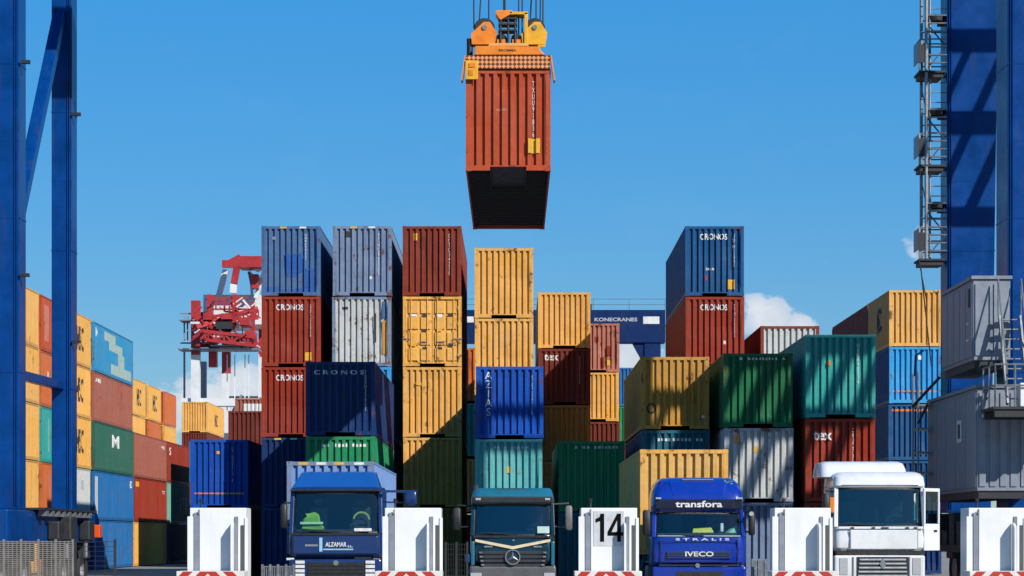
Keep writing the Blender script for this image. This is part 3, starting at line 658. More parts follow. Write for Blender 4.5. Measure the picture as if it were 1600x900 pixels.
# right leg: ladder tower with landings
for k, z0 in enumerate((10.1, 12.95, 15.8)):
    x0, x1, y0, y1 = 12.34, 13.16, ZB - .1, ZB + .8
    p = MB(); p.box(x0, x1, y0, y1, z0, z0 + .06); p.box(x0 + .05, x1 - .08, y0 + .06, y1 - .06, z0 - .13, z0 - .003); land = part(p, 'landing', DARK)
    for xx, yy, t in ((12.56, y0 + .03, .05), (12.56, y1 - .06, .05), (12.72, y0 + .3, .04), (12.36, y0 + .03, .028)):     # mast posts; the outer one is a short handrail post
        part(MB().tube((xx, yy, z0 + .06), (xx, yy, z0 + (1.0 if xx < 12.4 else 2.85)), t, 8), 'mast_post', STEEL, land)
    for i in range(7):
        zz = z0 + .30 + .24 * i; part(MB().tube((12.56, y0 + .03, zz), (13.18, y0 + .03, zz), .026, 6), 'rung', STEEL, land)
    for i in range(5):
        zz = z0 + .35 + .35 * i; part(MB().tube((12.56, y1 - .06, zz), (13.18, y1 - .06, zz), .022, 6), 'rung', STEEL, land)
    for a, b in (((12.58, z0 + .1), (13.12, z0 + .75)), ((13.12, z0 + .85), (12.58, z0 + 1.5))): part(MB().beam((a[0], y0 + .05, a[1]), (b[0], y0 + .05, b[1]), .06, .03), 'diagonal_brace', DARK, land)
    part(MB().box(12.33, 12.50, y0 - .02, y0 + .02, z0 + .30, z0 + .85), 'kick_plate', DARK, land)
    part(MB().box(12.335, 12.36, y0, y1, z0 + .35, z0 + 1.0), 'side_screen', STEEL, land)
    for zz in (.5, 1.0): part(MB().tube((12.36, y0 + .03, z0 + zz), (12.56, y0 + .03, z0 + zz), .022, 6), 'handrail', STEEL, land)
    c = MB(); c.ring((12.92, ZB + .35, z0 + 1.72), 'z', 0, [(.16, -.09), (.27, -.09), (.29, .09), (.16, .09)], 14); part(c, 'cage_hoop', DARK, land, smooth=40)
    part(MB().box(12.98, 13.19, ZB + .28, ZB + .42, z0 + 1.5, z0 + 1.58), 'hoop_bracket', DARK, land)
    part(MB().tube((12.34, ZB - .1, z0 - .02), (12.58, ZB, z0 - 1.2), .016, 5), 'guy_rod', DARK, land)
    for i in range(3): part(MB().tube((12.72, y0 + .3, z0 + 2.0 + .3 * i), (13.19, y0 + .3, z0 + 2.0 + .3 * i), .016, 5), 'rung', STEEL, land)
part(MB().tube((12.40, ZB, 10.0), (12.75, ZB + .1, 6.9), .02, 5), 'hanging_cable', DARK)
# grey electrical cabinets hung on the right leg
def cabinet(x0, x1, y0, y1, z0, z1, ribs):
    m = MB(); m.box(x0, x1, y0, y1, z0, z1); c = part(m, 'electrical_cabinet', GREY, bevel=.02)
    rf = MB(); rf.box(x0 - .05, x1 + .04, y0 - .06, y1 + .05, z1 + .002, z1 + .09); part(rf, 'roof_plate', GREY, c)
    bs = MB(); bs.box(x0 + .05, x1 - .05, y0 + .05, y1 - .05, z0 - .2, z0 - .002); part(bs, 'base_frame', DARK, c)
    for i in range(ribs):
        w = (x1 - x0) / ribs; r = MB(); r.box(x0 + i * w + .05, x0 + (i + 1) * w - .05, y0 - .035, y0 - .002, z0 + .12, z1 - .12); part(r, 'door_panel', GREY, c, bevel=.012)
    k = 5
    for i in range(k):
        w = (y1 - y0) / k; r = MB(); r.box(x0 - .03, x0 - .002, y0 + i * w + .03, y0 + (i + 1) * w - .03, z0 + .1, z1 - .1); part(r, 'side_panel', GREY, c, bevel=.01)
    return c
up = cabinet(12.35, 13.35, 60.0, 64.2, 6.45, 8.62, 2)
q = MB(); q.box(12.30, 12.318, 60.25, 60.45, 7.9, 8.4); part(q, 'vent', BLACK, up)
for z in (7.45, 7.0): q = MB(); q.box(12.29, 12.318, 60.35, 60.65, z, z + .05); part(q, 'handle', LETTER, up)
lo = cabinet(12.5, 13.9, 60.2, 67.2, 2.95, 5.72, 5)
q = MB(); q.box(12.45, 12.468, 62.1, 62.7, 4.35, 4.95); part(q, 'window_frame', LETTER, lo)
q = MB(); q.box(12.44, 12.449, 62.25, 62.55, 4.45, 4.85); part(q, 'window_pane', BLACK, lo)
# stair flights and platform beside the cabinets
st = MB()
for x in (13.0, 13.55):
    st.beam((x, 59.75, 7.6), (x - .0, 58.75, 5.2), .05, .14)
for i in range(9): st.box(13.0, 13.55, 59.72 - i * .108, 59.9 - i * .108, 7.5 - i * .27, 7.53 - i * .27)
stair = part(st, 'stair_flight', STEEL)
r = MB()
for x in (12.97, 13.58): r.tube((x, 59.75, 8.6), (x, 58.75, 6.2), .022, 6); r.tube((x, 59.75, 7.6), (x, 59.75, 8.6), .022, 6); r.tube((x, 58.75, 5.2), (x, 58.75, 6.2), .022, 6); r.tube((x, 59.3, 6.5), (x, 59.3, 7.5), .02, 6)
part(r, 'stair_handrail', STEEL, stair)
p = MB(); p.box(12.55, 15.2, 58.4, 59.95, 5.05, 5.12); pl = part(p, 'platform', DARK)
p = MB(); p.box(12.6, 15.1, 58.45, 58.6, 4.85, 5.045); p.box(12.6, 15.1, 59.7, 59.9, 4.85, 5.045); part(p, 'platform_beam', DARK, pl)
r = MB(); rail(r, (12.6, 58.42, 5.12), (15.2, 58.42, 5.12), 1.1, .024, 2, .55); rail(r, (12.6, 58.42, 5.12), (12.6, 59.9, 5.12), 1.1, .024, 2, .7); part(r, 'platform_railing', STEEL, pl)
for x, w, z in ((13.65, .75, .62), (14.5, .9, .95)):
    q = MB(); q.box(x - w / 2, x + w / 2, 58.5, 59.0, 5.123, 5.123 + z); part(q, 'junction_box', WHITE, pl, bevel=.02)
q = MB(); q.box(14.2, 14.45, 58.5, 58.75, 4.6, 4.845); part(q, 'red_fitting', REDP, pl)
q = MB()
for z in (3.0, 3.6, 4.2, 4.9, 5.6): q.box(12.0, 12.44, 66.3, 67.2, z, z + .05)
for y in (66.3, 67.15): q.tube((12.02, y, 2.4), (12.02, y, 6.6), .03, 6)
part(q, 'cable_rack', STEEL)
q = MB(); q.tube((12.1, 65.8, 7.2), (11.75, 65.2, 7.0), .025, 6); q.tube((11.75, 65.2, 7.0), (11.72, 65.2, 6.4), .03, 6); q.tube((12.3, 64.5, 6.3), (11.9, 66.5, 5.6), .05, 6); q.tube((12.3, 66, 5.75), (11.7, 64.5, 5.0), .04, 6); part(q, 'pipe_arm', DARK)
q = MB(); q.box(12.2, 13.3, 60.3, 66.8, 1.3, 1.5)
for i in range(6): q.box(12.35, 13.2, 60.5 + i * 1.05, 61.2 + i * 1.05, 1.503, 1.9 + .25 * (i % 3))
part(q, 'machinery_rack', DARK)

# ------------------------------------------------------------------ the hoisted container and its spreader
container('rust red container hoisted high in the air by the orange spreader', -.11, 64.0, 12.18, 'lift_red', L40, HC, wear=.35,
          marks=[('code', .72, 1.6), ('tag', .74, .72, .34, .42), ('tag', -.2, 1.75, .3, .05, cpaint('rose', .3))])
hung = [o for o in COL.objects if o.get('label', '').startswith('rust red container hoisted')][0]
for i in range(26):
    b = MB(); b.box(-1.13, 1.13, .8 + i * .42, .86 + i * .42, .02, .123)
    if i < 7: MB().box(-1.13, -.53, .8 + i * .42, .86 + i * .42, .02, .123).build('floor_cross_member', DARK, hung); b = MB(); b.box(.53, 1.13, .8 + i * .42, .86 + i * .42, .02, .123)
    b.build('floor_cross_member', DARK, hung)
for s in (-1, 1):
    b = MB(); b.box(s * .52 - .006, s * .52 + .006, .11, 3.7, .014, .123); b.build('tunnel_side', DARK, hung)
sp = thing('spreader', 'orange spreader with hatched end beam gripping the hoisted container', 'spreader', (-.11, 64.0, 15.09))
def spart(m, name, mat=ORANGE, parent=sp, **k): return m.build(name, mat, parent, **k)
for y0 in (-.06, 11.86):
    m = MB(); m.box(-1.20, 1.20, y0, y0 + .4, .0, .38); e = spart(m, 'end_beam', MAT['hazard hatch'])
    for s in (-1, 1):
        f = MB(); a, b = (s * 1.205, s * 1.24); q = y0 - .02
        f.hexa([(s * 1.20, q, .38), (s * 1.24, q, .36), (s * 1.24, q + .4, .36), (s * 1.20, q + .4, .38), (s * 1.30, q, -.34), (s * 1.345, q, -.34), (s * 1.345, q + .4, -.34), (s * 1.30, q + .4, -.34)])
        spart(f, 'guide_flipper', ORANGE, e)
for s in (-1, 1):
    m = MB(); m.box(s * .55 - .17, s * .55 + .17, .345, 11.855, .02, .40); spart(m, 'telescopic_beam', ORANGE)
m = MB(); m.prism_y([(-.96, .385), (1.05, .385), (.92, .52), (.90, .62), (-.94, .64)], -.10, .9)
head = spart(m, 'head_frame', ORANGE, bevel=.015)
text_part(head, 'BROMMA', DKLETTER, 'front', -.02, .51, .07, .50, None, -.102)
m = MB(); m.box(-.55, .58, -.05, .8, .645, .73); spart(m, 'top_plate', plain('pale orange', (.80, .38, .10), .5), bevel=.01)
m = MB(); m.box(-1.22, -.86, -.125, -.065, -.32, .22); br = spart(m, 'corner_bracket', YEL, bevel=.01)
m = MB(); m.box(-1.12, -1.0, -.145, -.128, -.2, -.05); m.box(-1.12, -.95, -.145, -.128, .02, .14); spart(m, 'latch', ORANGE, br)
m = MB(); m.tube((-1.1, .2, .43), (-1.1, .2, .90), .09, 12); spart(m, 'hydraulic_cylinder', BLACK, smooth=40)
for x, mat in ((-.68, ORANGE), (.76, YEL)):
    s = MB(); s.ring((x, .25, 1.2), 'y', 0, [(.04, -.12), (.27, -.12), (.30, -.05), (.30, .05), (.27, .12), (.04, .12)], 24); sh = spart(s, 'sheave', DARK, smooth=30)
    h = MB()
    for y in (.06, .40): h.prism_y([(x - .36, .72), (x + .30, .72), (x + .36, 1.05), (x + .16, 1.36), (x - .02, 1.36), (x - .38, 1.02)], y, y + .05)
    spart(h, 'sheave_housing', mat, sh)
    a = MB(); a.tube((x, .02, 1.2), (x, .5, 1.2), .07, 12); spart(a, 'axle', STEEL, sh, smooth=40)
m = MB(); m.box(.46, .56, .0, .12, .735, 1.62); m.box(.46, .56, .4, .52, .735, 1.62); m.box(.05, .56, .0, .52, 1.56, 1.64); spart(m, 'guide_post', YEL, bevel=.01)
bk = MB(); bk.prism_y([(-.36, 1.68), (.12, 1.68), (.12, 1.60), (-.22, 1.40), (-.36, 1.58)], .0, .5); basket = spart(bk, 'cable_basket', ORANGE, bevel=.01)
m = MB()
for x in (-.22, .0, .2): m.tube((x, .1, .735), (x, .1, 1.58), .035, 8); m.tube((x, .42, .735), (x, .42, 1.58), .035, 8)
for z in (1.1, 1.28, 1.44): m.box(-.28, .26, .05, .46, z, z + .05)
spart(m, 'basket_frame', DARK, basket)
for x in (-.2, .24):
    s = MB(); s.ring((x, .22, .87), 'y', 0, [(.03, -.06), (.17, -.06), (.17, .06), (.03, .06)], 18); spart(s, 'small_sheave', DARK, smooth=40)
    s = MB(); s.box(x - .12, x + .12, .1, .15, .735, .87); spart(s, 'sheave_bracket', ORANGE)
for x0, x1, y in ((-.98, -1.0, .3), (-.56, -.5, .3), (-.86, -.42, .9), (-.13, -.13, .25), (-.09, -.09, .3), (.30, .30, .3), (.40, .40, .35), (.62, .9, .9), (.80, .78, .3), (1.0, .95, .3), (.92, .95, .6)):
    c = MB(); z0 = 1.68 if abs(x0) < .2 else 1.22
    c.tube((x0, y, z0 if abs(x0) > .45 or abs(x0) < .2 else .74), (x1 * 1.05, y * 1.2, 7.85), .021, 7); spart(c, 'hoist_cable', DARK, smooth=60)

# ------------------------------------------------------------------ gate islands: white cabinets behind chevron blocks
PITCH = 4.71
def gate_cabinet(xc, label, num=None):
    root = thing('gate_cabinet', label, 'cabinet', (xc, 54.0, 0), 'white cabinets between the lorry lanes')
    def bp(m, name, mat=WHITE, parent=root, **k): return m.build(name, mat, parent, **k)
    m = MB(); m.box(-.66, .70, .25, 1.25, .17, 2.42); body = bp(m, 'housing', bevel=.015)
    m = MB(); m.box(-.42, .36, .20, .248, .2, 2.40); bp(m, 'front_panel', WHITE, body, bevel=.008)
    m = MB(); m.box(-.72, -.56, .22, .30, .2, 2.21); bp(m, 'side_column', WHITE, body, bevel=.01)
    m = MB(); m.box(-.555, -.43, .20, .246, .2, 2.30); bp(m, 'grey_trim', GREY, body)
    m = MB(); m.prism_x([(-.12, .2), (.198, .2), (.198, 2.06), (.02, 2.03), (-.12, 1.95)], .37, .42); bp(m, 'screen_fin', WHITE, body)
    m = MB(); m.box(.43, .50, .215, .248, .2, 2.21); bp(m, 'slot', GREY, body)
    m = MB(); m.box(.51, .56, .225, .2485, .2, 2.21); bp(m, 'trim_strip', WHITE, body)
    m = MB(); m.box(.57, .66, .225, .248, .2, 2.0); bp(m, 'dark_slot', plain('slot grey', (.07, .08, .085), .6), body)
    m = MB(); m.box(.665, .74, .22, .30, .2, 2.18); bp(m, 'side_column', WHITE, body, bevel=.01)
    m = MB(); m.tube((-.42, .45, 2.42), (-.42, .45, 2.58), .025, 8); m.tube((-.42, .45, 2.58), (-.42, .42, 2.63), .045, 8); bp(m, 'aerial', DARK, body)
    m = MB(); m.box(-.455, -.415, .17, .195, 2.26, 2.36); bp(m, 'lock', STEEL, body)
    if num:
        p = MB(); p.box(-.36, .38, .188, .198, 1.50, 2.34); pl = bp(p, 'number_plate', plain('plate grey', (.60, .61, .63), .5), body)
        nb = plain('number black', (.006, .006, .006), .9, 0, .1, 5., .05)
        MB().prism_y([(-.10, 1.60), (-.10, 2.28), (-.19, 2.28), (-.21, 2.20), (-.31, 2.15), (-.31, 2.06), (-.20, 2.10), (-.20, 1.60)], .183, .1875).build('digit', nb, pl)
        d4 = MB(); d4.prism_y([(.215, 1.60), (.305, 1.60), (.305, 2.28), (.215, 2.28)], .183, .1875)
        d4.prism_y([(-.02, 1.745), (.214, 1.745), (.214, 1.835), (-.02, 1.835)], .183, .1875); d4.prism_y([(.306, 1.745), (.36, 1.745), (.36, 1.835), (.306, 1.835)], .183, .1875)
        d4.prism_y([(-.02, 1.836), (.08, 1.836), (.214, 2.12), (.214, 2.28)], .183, .1875); d4.build('digit', nb, pl)
    m = MB(); m.box(-.95, .85, -2.2, 3.2, .004, .16); bp(m, 'island_kerb', CONC, bevel=.04)
    m = MB(); m.box(-.84, .76, -.75, .12, .163, .90); blk = bp(m, 'chevron_block', CREAM, bevel=.012)
    for ap in (1.48, 1.08, .66, .24):
        b = bmesh.new(); vs = [b.verts.new((x - .09, -.754, z)) for x, z in ((-1.3, ap - 1.3), (0, ap), (1.3, ap - 1.3), (1.3, ap - 1.53), (0, ap - .23), (-1.3, ap - 1.53))]
        b.faces.new((vs[0], vs[1], vs[4], vs[5])); b.faces.new((vs[1], vs[2], vs[3], vs[4]))
        for co, no in (((-.825, 0, 0), (-1, 0, 0)), ((.745, 0, 0), (1, 0, 0)), ((0, 0, .893), (0, 0, 1)), ((0, 0, .18), (0, 0, -1))):
            bmesh.ops.bisect_plane(b, geom=b.verts[:] + b.edges[:] + b.faces[:], plane_co=co, plane_no=no, clear_outer=True)
        if len(b.faces):
            me = bpy.data.meshes.new('red_chevron'); b.to_mesh(me); me.materials.append(REDP); link('red_chevron', me, blk)
        b.free()
    return root
gate_cabinet(-7.14, 'plain white cabinet on chevron block left of the blue lorry')
gate_cabinet(-2.42, 'plain white cabinet between the blue lorry and the dark green lorry')
gate_cabinet(2.33, 'white cabinet bearing a large black number between two lorries', '14')
gate_cabinet(7.02, 'plain white cabinet between the royal blue lorry and the white lorry')
gate_cabinet(11.72, 'white cabinet at the right edge, cut off by the picture')

# ------------------------------------------------------------------ lorries
def rr(z, hw, y0, y1, rf, rb=.06, n=5, bow=0.):
    """rounded-rectangle ring at height z; front corners radius rf; the nose bows forward by bow"""
    pts = []
    for cx, cy, r, a0 in ((hw - rf, y0 + rf, rf, -90), (hw - rb, y1 - rb, rb, 0), (-hw + rb, y1 - rb, rb, 90), (-hw + rf, y0 + rf, rf, 180)):
        for i in range(n + 1):
            a = R(a0 + 90 * i / n); pts.append([cx + r * math.cos(a), cy + r * math.sin(a), z])
    if bow:
        mid = []
        x0, x1 = -hw + rf, hw - rf
        for i in range(1, 7): mid.append([x0 + (x1 - x0) * i / 7, y0, z])
        pts = pts + mid
        for p in pts:
            if p[1] < y0 + rf + .01: p[1] -= bow * (1 - (p[0] / hw) ** 2)
    return [tuple(p) for p in pts]
def lorry(name, label, x, y, paintm, W, z0, z1, z2, zr, roof, D=2.1, yw=.10, yr=.30, rf=.22, bow=.06, body=None, group='lorries queuing at the gate', wheelrim=None, glassm=None):
    """tractor unit facing -y. z0 cab underside, z1/z2 windscreen bottom/top, zr roof top; yw/yr setback of windscreen foot and head"""
    root = thing(name, label, 'lorry', (x, y, 0), group)
    hw = W / 2
    def lp(m, nme, mat=paintm, parent=root, **k): return m.build(nme, mat, parent, **k)
    secs = body or [(z0, hw - .05, .06), (z0 + .08, hw, .0), ((z0 + z1) / 2, hw, -.02), (z1 - .05, hw, .04), (z1, hw - .02, yw - .03)]
    m = MB(); m.loft([rr(z, h, yf, D, rf, bow=bow) for z, h, yf in secs]); cabb = lp(m, 'cab_body', smooth=32)
    m = MB(); m.loft([rr(z, h, yf, D + yb, r, bow=bow * .6) for z, h, yf, yb, r in roof]); rfp = lp(m, 'cab_roof', smooth=32)
    # screen
    a, b = hw - .09, hw - .13
    def scr(u, v):
        k = 2 * u - 1; xx = (a + (b - a) * v) * k; return (xx, yw - bow * .8 + (yr - yw) * v + .17 * abs(k) ** 3.2, z1 - .01 + (z2 - z1 + .02) * v)
    m = MB(); m.grid(scr, 14, 4); ws = m.build('windscreen', glassm or GLASS, root, 60)
    # black rubber border
    m = MB()
    for v0, v1 in ((0, .045), (.945, 1)):
        m.grid(lambda u, v: tuple(Vector(scr(u, v0 + (v1 - v0) * v)) + Vector((0, -.008, 0))), 14, 1)
    for u0, u1 in ((0, .02), (.98, 1)):
        m.grid(lambda u, v: tuple(Vector(scr(u0 + (u1 - u0) * u, .045 + .9 * v)) + Vector((0, -.008, 0))), 1, 3)
    lp(m, 'screen_seal', BLACK, ws, fix=False)
    for s in (-1, 1):
        p = MB(); p.beam((s * (hw - .055), yw + .13, z1 - .03), (s * (hw - .085), yr + .15, z2 + .03), .11, .16, (0, 1, 0)); lp(p, 'windscreen_pillar', bevel=.02)
        p = MB(); p.box(s * (hw - .04) - .03, s * (hw - .04) + .03, 1.15, D - .03, z1 - .01, z2 + .02); lp(p, 'side_panel', bevel=.01)
        p = MB(); p.add([(s * (hw - .05), yw + .22, z1), (s * (hw - .05), 1.145, z1), (s * (hw - .07), 1.145, z2), (s * (hw - .07), yr + .23, z2)], [(0, 1, 2, 3)]); lp(p, 'side_window', GLASS2)
        p = MB(); p.tube((s * .12, -.03 - bow * .8 + yw - .03, z1 + .02), (s * .12 + .78 * (-1 if s > 0 else -1), -.02 + yw - bow * .5, z1 + .07), .012, 6); lp(p, 'wiper', BLACK)
        st = MB(); st.box(s * .58 - .25, s * .58 + .25, 1.0, 1.5, z1 - .25, z1 + .12); seat = lp(st, 'seat', plain('seat grey', (.13, .14, .16), .8), bevel=.06)
        st = MB(); st.box(s * .58 - .25, s * .58 + .25, 1.45, 1.62, z1 + .10, z1 + .72); st.box(s * .58 - .13, s * .58 + .13, 1.47, 1.6, z1 + .75, z1 + .95); lp(st, 'seat_back', plain('seat grey', (.13, .14, .16), .8), seat, bevel=.05)
    p = MB(); p.box(-hw + .07, hw - .07, D - .1, D - .04, z1 + .002, z2 - .002); lp(p, 'rear_wall', plain('cab lining', (.10, .105, .11), .8))
    p = MB(); p.box(-hw + .16, hw - .16, yw + .22, yw + .62, z1 + .002, z1 + .10); lp(p, 'dashboard', BLACK, bevel=.03)
    t = MB(); t.ring((0, 0, 0), 'y', 0, [(.205, -.018), (.23, -.018), (.23, .018), (.205, .018)], 22); t.box(-.2, .2, -.01, .01, -.02, .02)
    sw = lp(t, 'steering_wheel', BLACK, smooth=40); sw.location = (.56, yw + .72, z1 + .22); sw.rotation_euler.x = R(-38)
    # chassis, wheels
    m = MB()
    for s in (-1, 1): m.box(s * .42 - .05, s * .42 + .05, .5, 6.2, .72, 1.0)
    for yy in (.55, 2.4, 4.1, 6.1): m.box(-.37, .37, yy, yy + .1, .74, .98)
    ch = lp(m, 'chassis', DARK)
    for s in (-1, 1):
        wheel(root, s * (hw - .19), 1.35, .5, .5, .32, rimmat=wheelrim, s=s)
        for dx in (.17, .52): wheel(root, s * (hw - dx), 4.9, .5, .5, .30, rimmat=wheelrim, s=s)
        m = MB(); m.box(s * .95 - .25, s * .95 + .25, 2.5, 3.6, .45, .95); lp(m, 'fuel_tank', STEEL, bevel=.08)
        m = MB(); m.prism_y([(s * (hw - .02), .45), (s * (hw - .02), z0 - .03), (s * (hw - .36), z0 - .03), (s * (hw - .36), 1.05), (s * (hw - .06), 1.0)], .8, 1.95); lp(m, 'wheel_arch', BLACK)
    return root, lp, cabb, rfp, ws
def mirror(lp, side, x, y, z0, z1, w, mat, armz, x_root, glassm=CHROME):
    m = MB(); m.tube((x_root, y + .25, armz), (x, y + .08, armz + .02), .022, 6); m.tube((x_root, y + .25, z0 + .1), (x, y + .08, z0 + .08), .022, 6); arm = lp(m, 'mirror_arm', mat)
    h = MB(); h.loft([rr(z, w / 2 * k, y - .09 * k, y + .1, .06, .02) for z, k in ((z0, .7), (z0 + .05, 1), (z1 - .05, 1), (z1, .7))])
    for i, p in enumerate(h.v): h.v[i] = (p[0] + x, p[1], p[2])
    hs = lp(h, 'mirror', mat, smooth=40)
    g = MB(); g.box(x - w * .42, x + w * .42, y + .101, y + .108, z0 + .06, z1 - .06); lp(g, 'mirror_glass', glassm, hs)
    return hs
def headlight(lp, x, y, z, w, h, mat=LAMP):
    b = MB(); b.box(x - w / 2 - .02, x + w / 2 + .02, y + .005, y + .12, z - h / 2 - .02, z + h / 2 + .02); o = lp(b, 'headlight', BLACK, bevel=.02)
    b = MB(); b.box(x - w / 2, x + w / 2, y - .012, y + .003, z - h / 2, z + h / 2); lp(b, 'lens', mat, o, bevel=.01)
    return o
def slab(x0, x1, y0, y1, z0, z1): return MB().box(x0, x1, y0, y1, z0, z1)

# -- blue lorry with container load
TB = plain('blue cab paint', (.006, .032, .14), .28, 0, .12, 2., .5, .4)
TB2 = plain('light blue deflector paint', (.010, .095, .36), .3, 0, .12, 2., .5, .4)
root, lp, cb, rf_, ws = lorry('lorry', 'dark blue lorry with a hi-vis vest behind its windscreen and a container load', -4.69, 59.5, TB, 2.50, 1.18, 1.82, 2.92, 3.05,
    [(2.93, 1.20, .24, 0, .2), (2.99, 1.22, .22, 0, .2), (3.05, 1.20, .30, 0, .2), (3.08, 1.10, .5, -.1, .2)], yw=.06, yr=.24, bow=.04)
m = MB(); m.hexa([(-1.20, .28, 3.02), (1.16, .28, 3.02), (1.16, 1.5, 3.02), (-1.20, 1.5, 3.02), (-.98, .95, 3.46), (.98, .95, 3.46), (1.0, 1.5, 3.50), (-1.0, 1.5, 3.50)]); lp(m, 'roof_deflector', TB2, bevel=.04)
lp(slab(-1.21, 1.19, .12, .26, 2.935, 2.985), 'sun_visor', BLACK, bevel=.01)
lp(slab(-1.2, 1.2, -.075, -.03, 1.765, 1.815), 'scuttle_grille', BLACK)
p = lp(slab(-1.12, 1.12, -.085, -.055, 1.27, 1.74), 'front_panel', TB, bevel=.02)
lp(slab(-.42, -.34, -.095, -.087, 1.33, 1.70), 'emblem_bar', plain('pale blue print', (.35, .6, .75), .5), p)
text_part(p, 'ALZAMAR', LETTER, 'front', .02, 1.52, .12, .56, None, -.087)
text_part(p, 'S.L.', LETTER, 'front', .40, 1.47, .06, .14, None, -.087)
lp(slab(-.32, .48, -.095, -.087, 1.37, 1.405), 'underline', plain('pale blue print', (.35, .6, .75), .5), p)
lp(slab(-.80, -.46, -.092, -.087, 1.47, 1.52), 'dull_print', GREY, p)
lp(slab(-1.22, 1.22, -.08, .4, .45, 1.13), 'bumper', TB, bevel=.05)
gr = lp(slab(-.74, .78, -.098, -.083, .5, 1.04), 'grille', BLACK)
for i in range(5): lp(slab(-.72, .76, -.115, -.10, .55 + i * .1, .60 + i * .1), 'grille_slat', BLACK, gr)
for s in (-1, 1):
    for i in range(5): lp(slab(s * .93 - .12, s * .93 + .12, -.12, -.083, .55 + i * .115, .63 + i * .115), 'step_plate', LETTER)
    headlight(lp, s * 1.08, -.09, .62, .22, .16)
m = MB(); m.ring((.02, -.10, 1.03), 'y', 0, [(.0, -.02), (.07, -.02), (.07, .02), (.0, .02)], 16); lp(m, 'emblem', CHROME, smooth=40)
lp(slab(-1.30, -1.1, -.05, .08, 1.10, 1.16), 'marker_light', LETTER, bevel=.01); lp(slab(1.0, 1.18, -.05, .08, 1.10, 1.15), 'marker_light', STEEL, bevel=.01)
HV = plain('hi-vis fabric', (.21, .46, .03), .9, 0, .2, 14.); HVS = plain('hi-vis pale band', (.5, .75, .45), .7)
v = MB(); v.loft([rr(z, h, .36 + (z - 1.95) * .1, .56, .05, .05) for z, h in ((1.925, .29), (1.99, .30), (2.06, .24), (2.16, .235), (2.26, .17), (2.33, .18), (2.36, .12))]); 
for i, q in enumerate(v.v): v.v[i] = (q[0] - .66 + .03 * math.sin(q[2] * 23), q[1] + .03 * math.sin(q[0] * 17 + q[2] * 9), q[2] + .02 * math.sin(q[0] * 21))
vest = tag(v.build('hi_vis_vest', HV, None, 40), 'lime green hi-vis vest propped behind the blue lorry windscreen', 'vest'); vest.location = (-4.69, 59.5, .0)
b = slab(-.965, -.355, .352, .358, 2.06, 2.12).build('reflective_band', HVS, vest)
b.location.y = -.05
m = MB(); arc = [(R(a), .21) for a in range(5, 176, 15)]
for (a0, r0), (a1, r1) in zip(arc, arc[1:]): m.beam((.66 + r0 * math.cos(a0), .5, 2.17 + r0 * math.sin(a0)), (.66 + r1 * math.cos(a1), .5, 2.17 + r1 * math.sin(a1)), .05, .04, (0, 1, 0))
lp(m, 'wheel_cover', plain('lime wheel cover', (.30, .38, .06), .7), smooth=40)
lp(slab(.50, .96, -.005, .0, 1.87, 1.95), 'screen_label', LETTER, ws)
mirror(lp, 1, 2.0, .1, 2.55, 2.95, .32, TB, 2.92, 1.2); lp(slab(1.2, 2.16, .12, .18, 2.90, 2.965), 'mirror_bracket', TB)
mirror(lp, -1, -1.38, .1, 1.95, 2.6, .18, BLACK, 2.62, -1.2)
for s in (-1, 1): lp(slab(s * 1.135 - .008, s * 1.135 + .008, -.062, -.04, 1.24, 1.78), 'panel_gap', BLACK)
for z in (1.26, 1.755): lp(slab(-1.13, 1.13, -.062, -.05, z - .008, z + .008), 'panel_gap', BLACK)
# -- dark green lorry
TG = plain('dark teal cab paint', (.004, .030, .044), .22, 0, .12, 2., .5, .5); TG2 = plain('teal roof paint', (.016, .15, .23), .28, 0, .12, 2., .5, .4)
root, lp, cb, rf_, ws = lorry('lorry', 'dark green lorry with a cream V stripe and round star emblem', .02, 60.0, TG, 2.28, 1.0, 1.76, 2.58, 3.04,
    [(2.60, 1.10, .24, 0, .2), (2.66, 1.12, .20, 0, .2), (2.80, 1.11, .24, 0, .2), (2.80, 1.10, .30, 0, .2), (2.96, 1.07, .42, -.02, .22), (3.04, 1.00, .62, -.1, .25)], yw=.08, yr=.24, bow=.06,
    glassm=glass('blue tinted windscreen', (.20, .42, .52), 3.0))
rf_.data.materials.clear(); rf_.data.materials.append(TG2)
lp(slab(-1.09, 1.09, .06, .21, 2.62, 2.80), 'sun_visor', BLACK, bevel=.03)
for s in (-1, 1): lp(slab(s * .93 - .07, s * .93 + .07, .03, .058, 2.70, 2.76), 'visor_lamp', LAMP, bevel=.01)
lp(slab(-.40, .35, .50, .62, 2.985, 3.03), 'roof_hatch', BLACK, bevel=.01)
m = MB(); m.tube((-1.02, .9, 2.9), (-1.02, .9, 3.12), .13, 12); lp(m, 'air_intake', BLACK, smooth=40)
m = MB(); m.add([(-1.0, -.092, 1.66), (0, -.135, 1.47), (1.0, -.092, 1.66), (1.0, -.092, 1.59), (0, -.135, 1.39), (-1.0, -.092, 1.59)], [(0, 1, 4, 5), (1, 2, 3, 4)]); lp(m, 'v_stripe', plain('cream stripe', (.80, .66, .42), .4), fix=False)
for i, z in enumerate((1.30, 1.19, 1.08, .97)):
    w = .92 - .02 * i; m = MB(); m.hexa([(-w, -.10, z - .045), (w, -.10, z - .045), (w, .0, z - .045), (-w, .0, z - .045), (-w, -.13, z + .03), (w, -.13, z + .03), (w, .0, z + .03), (-w, .0, z + .03)]); lp(m, 'grille_slat', plain('grille grey', (.07, .075, .09), .4), bevel=.01)
    for s in (-1, 1): lp(slab(s * (w - .06) - .04, s * (w - .06) + .04, -.145, -.131, z - .02, z + .02), 'slat_end', STEEL)
em = MB(); em.ring((0, -.17, 1.18), 'y', 0, [(.175, -.02), (.205, -.02), (.205, .02), (.175, .02)], 26); e = lp(em, 'emblem', CHROME, smooth=40)
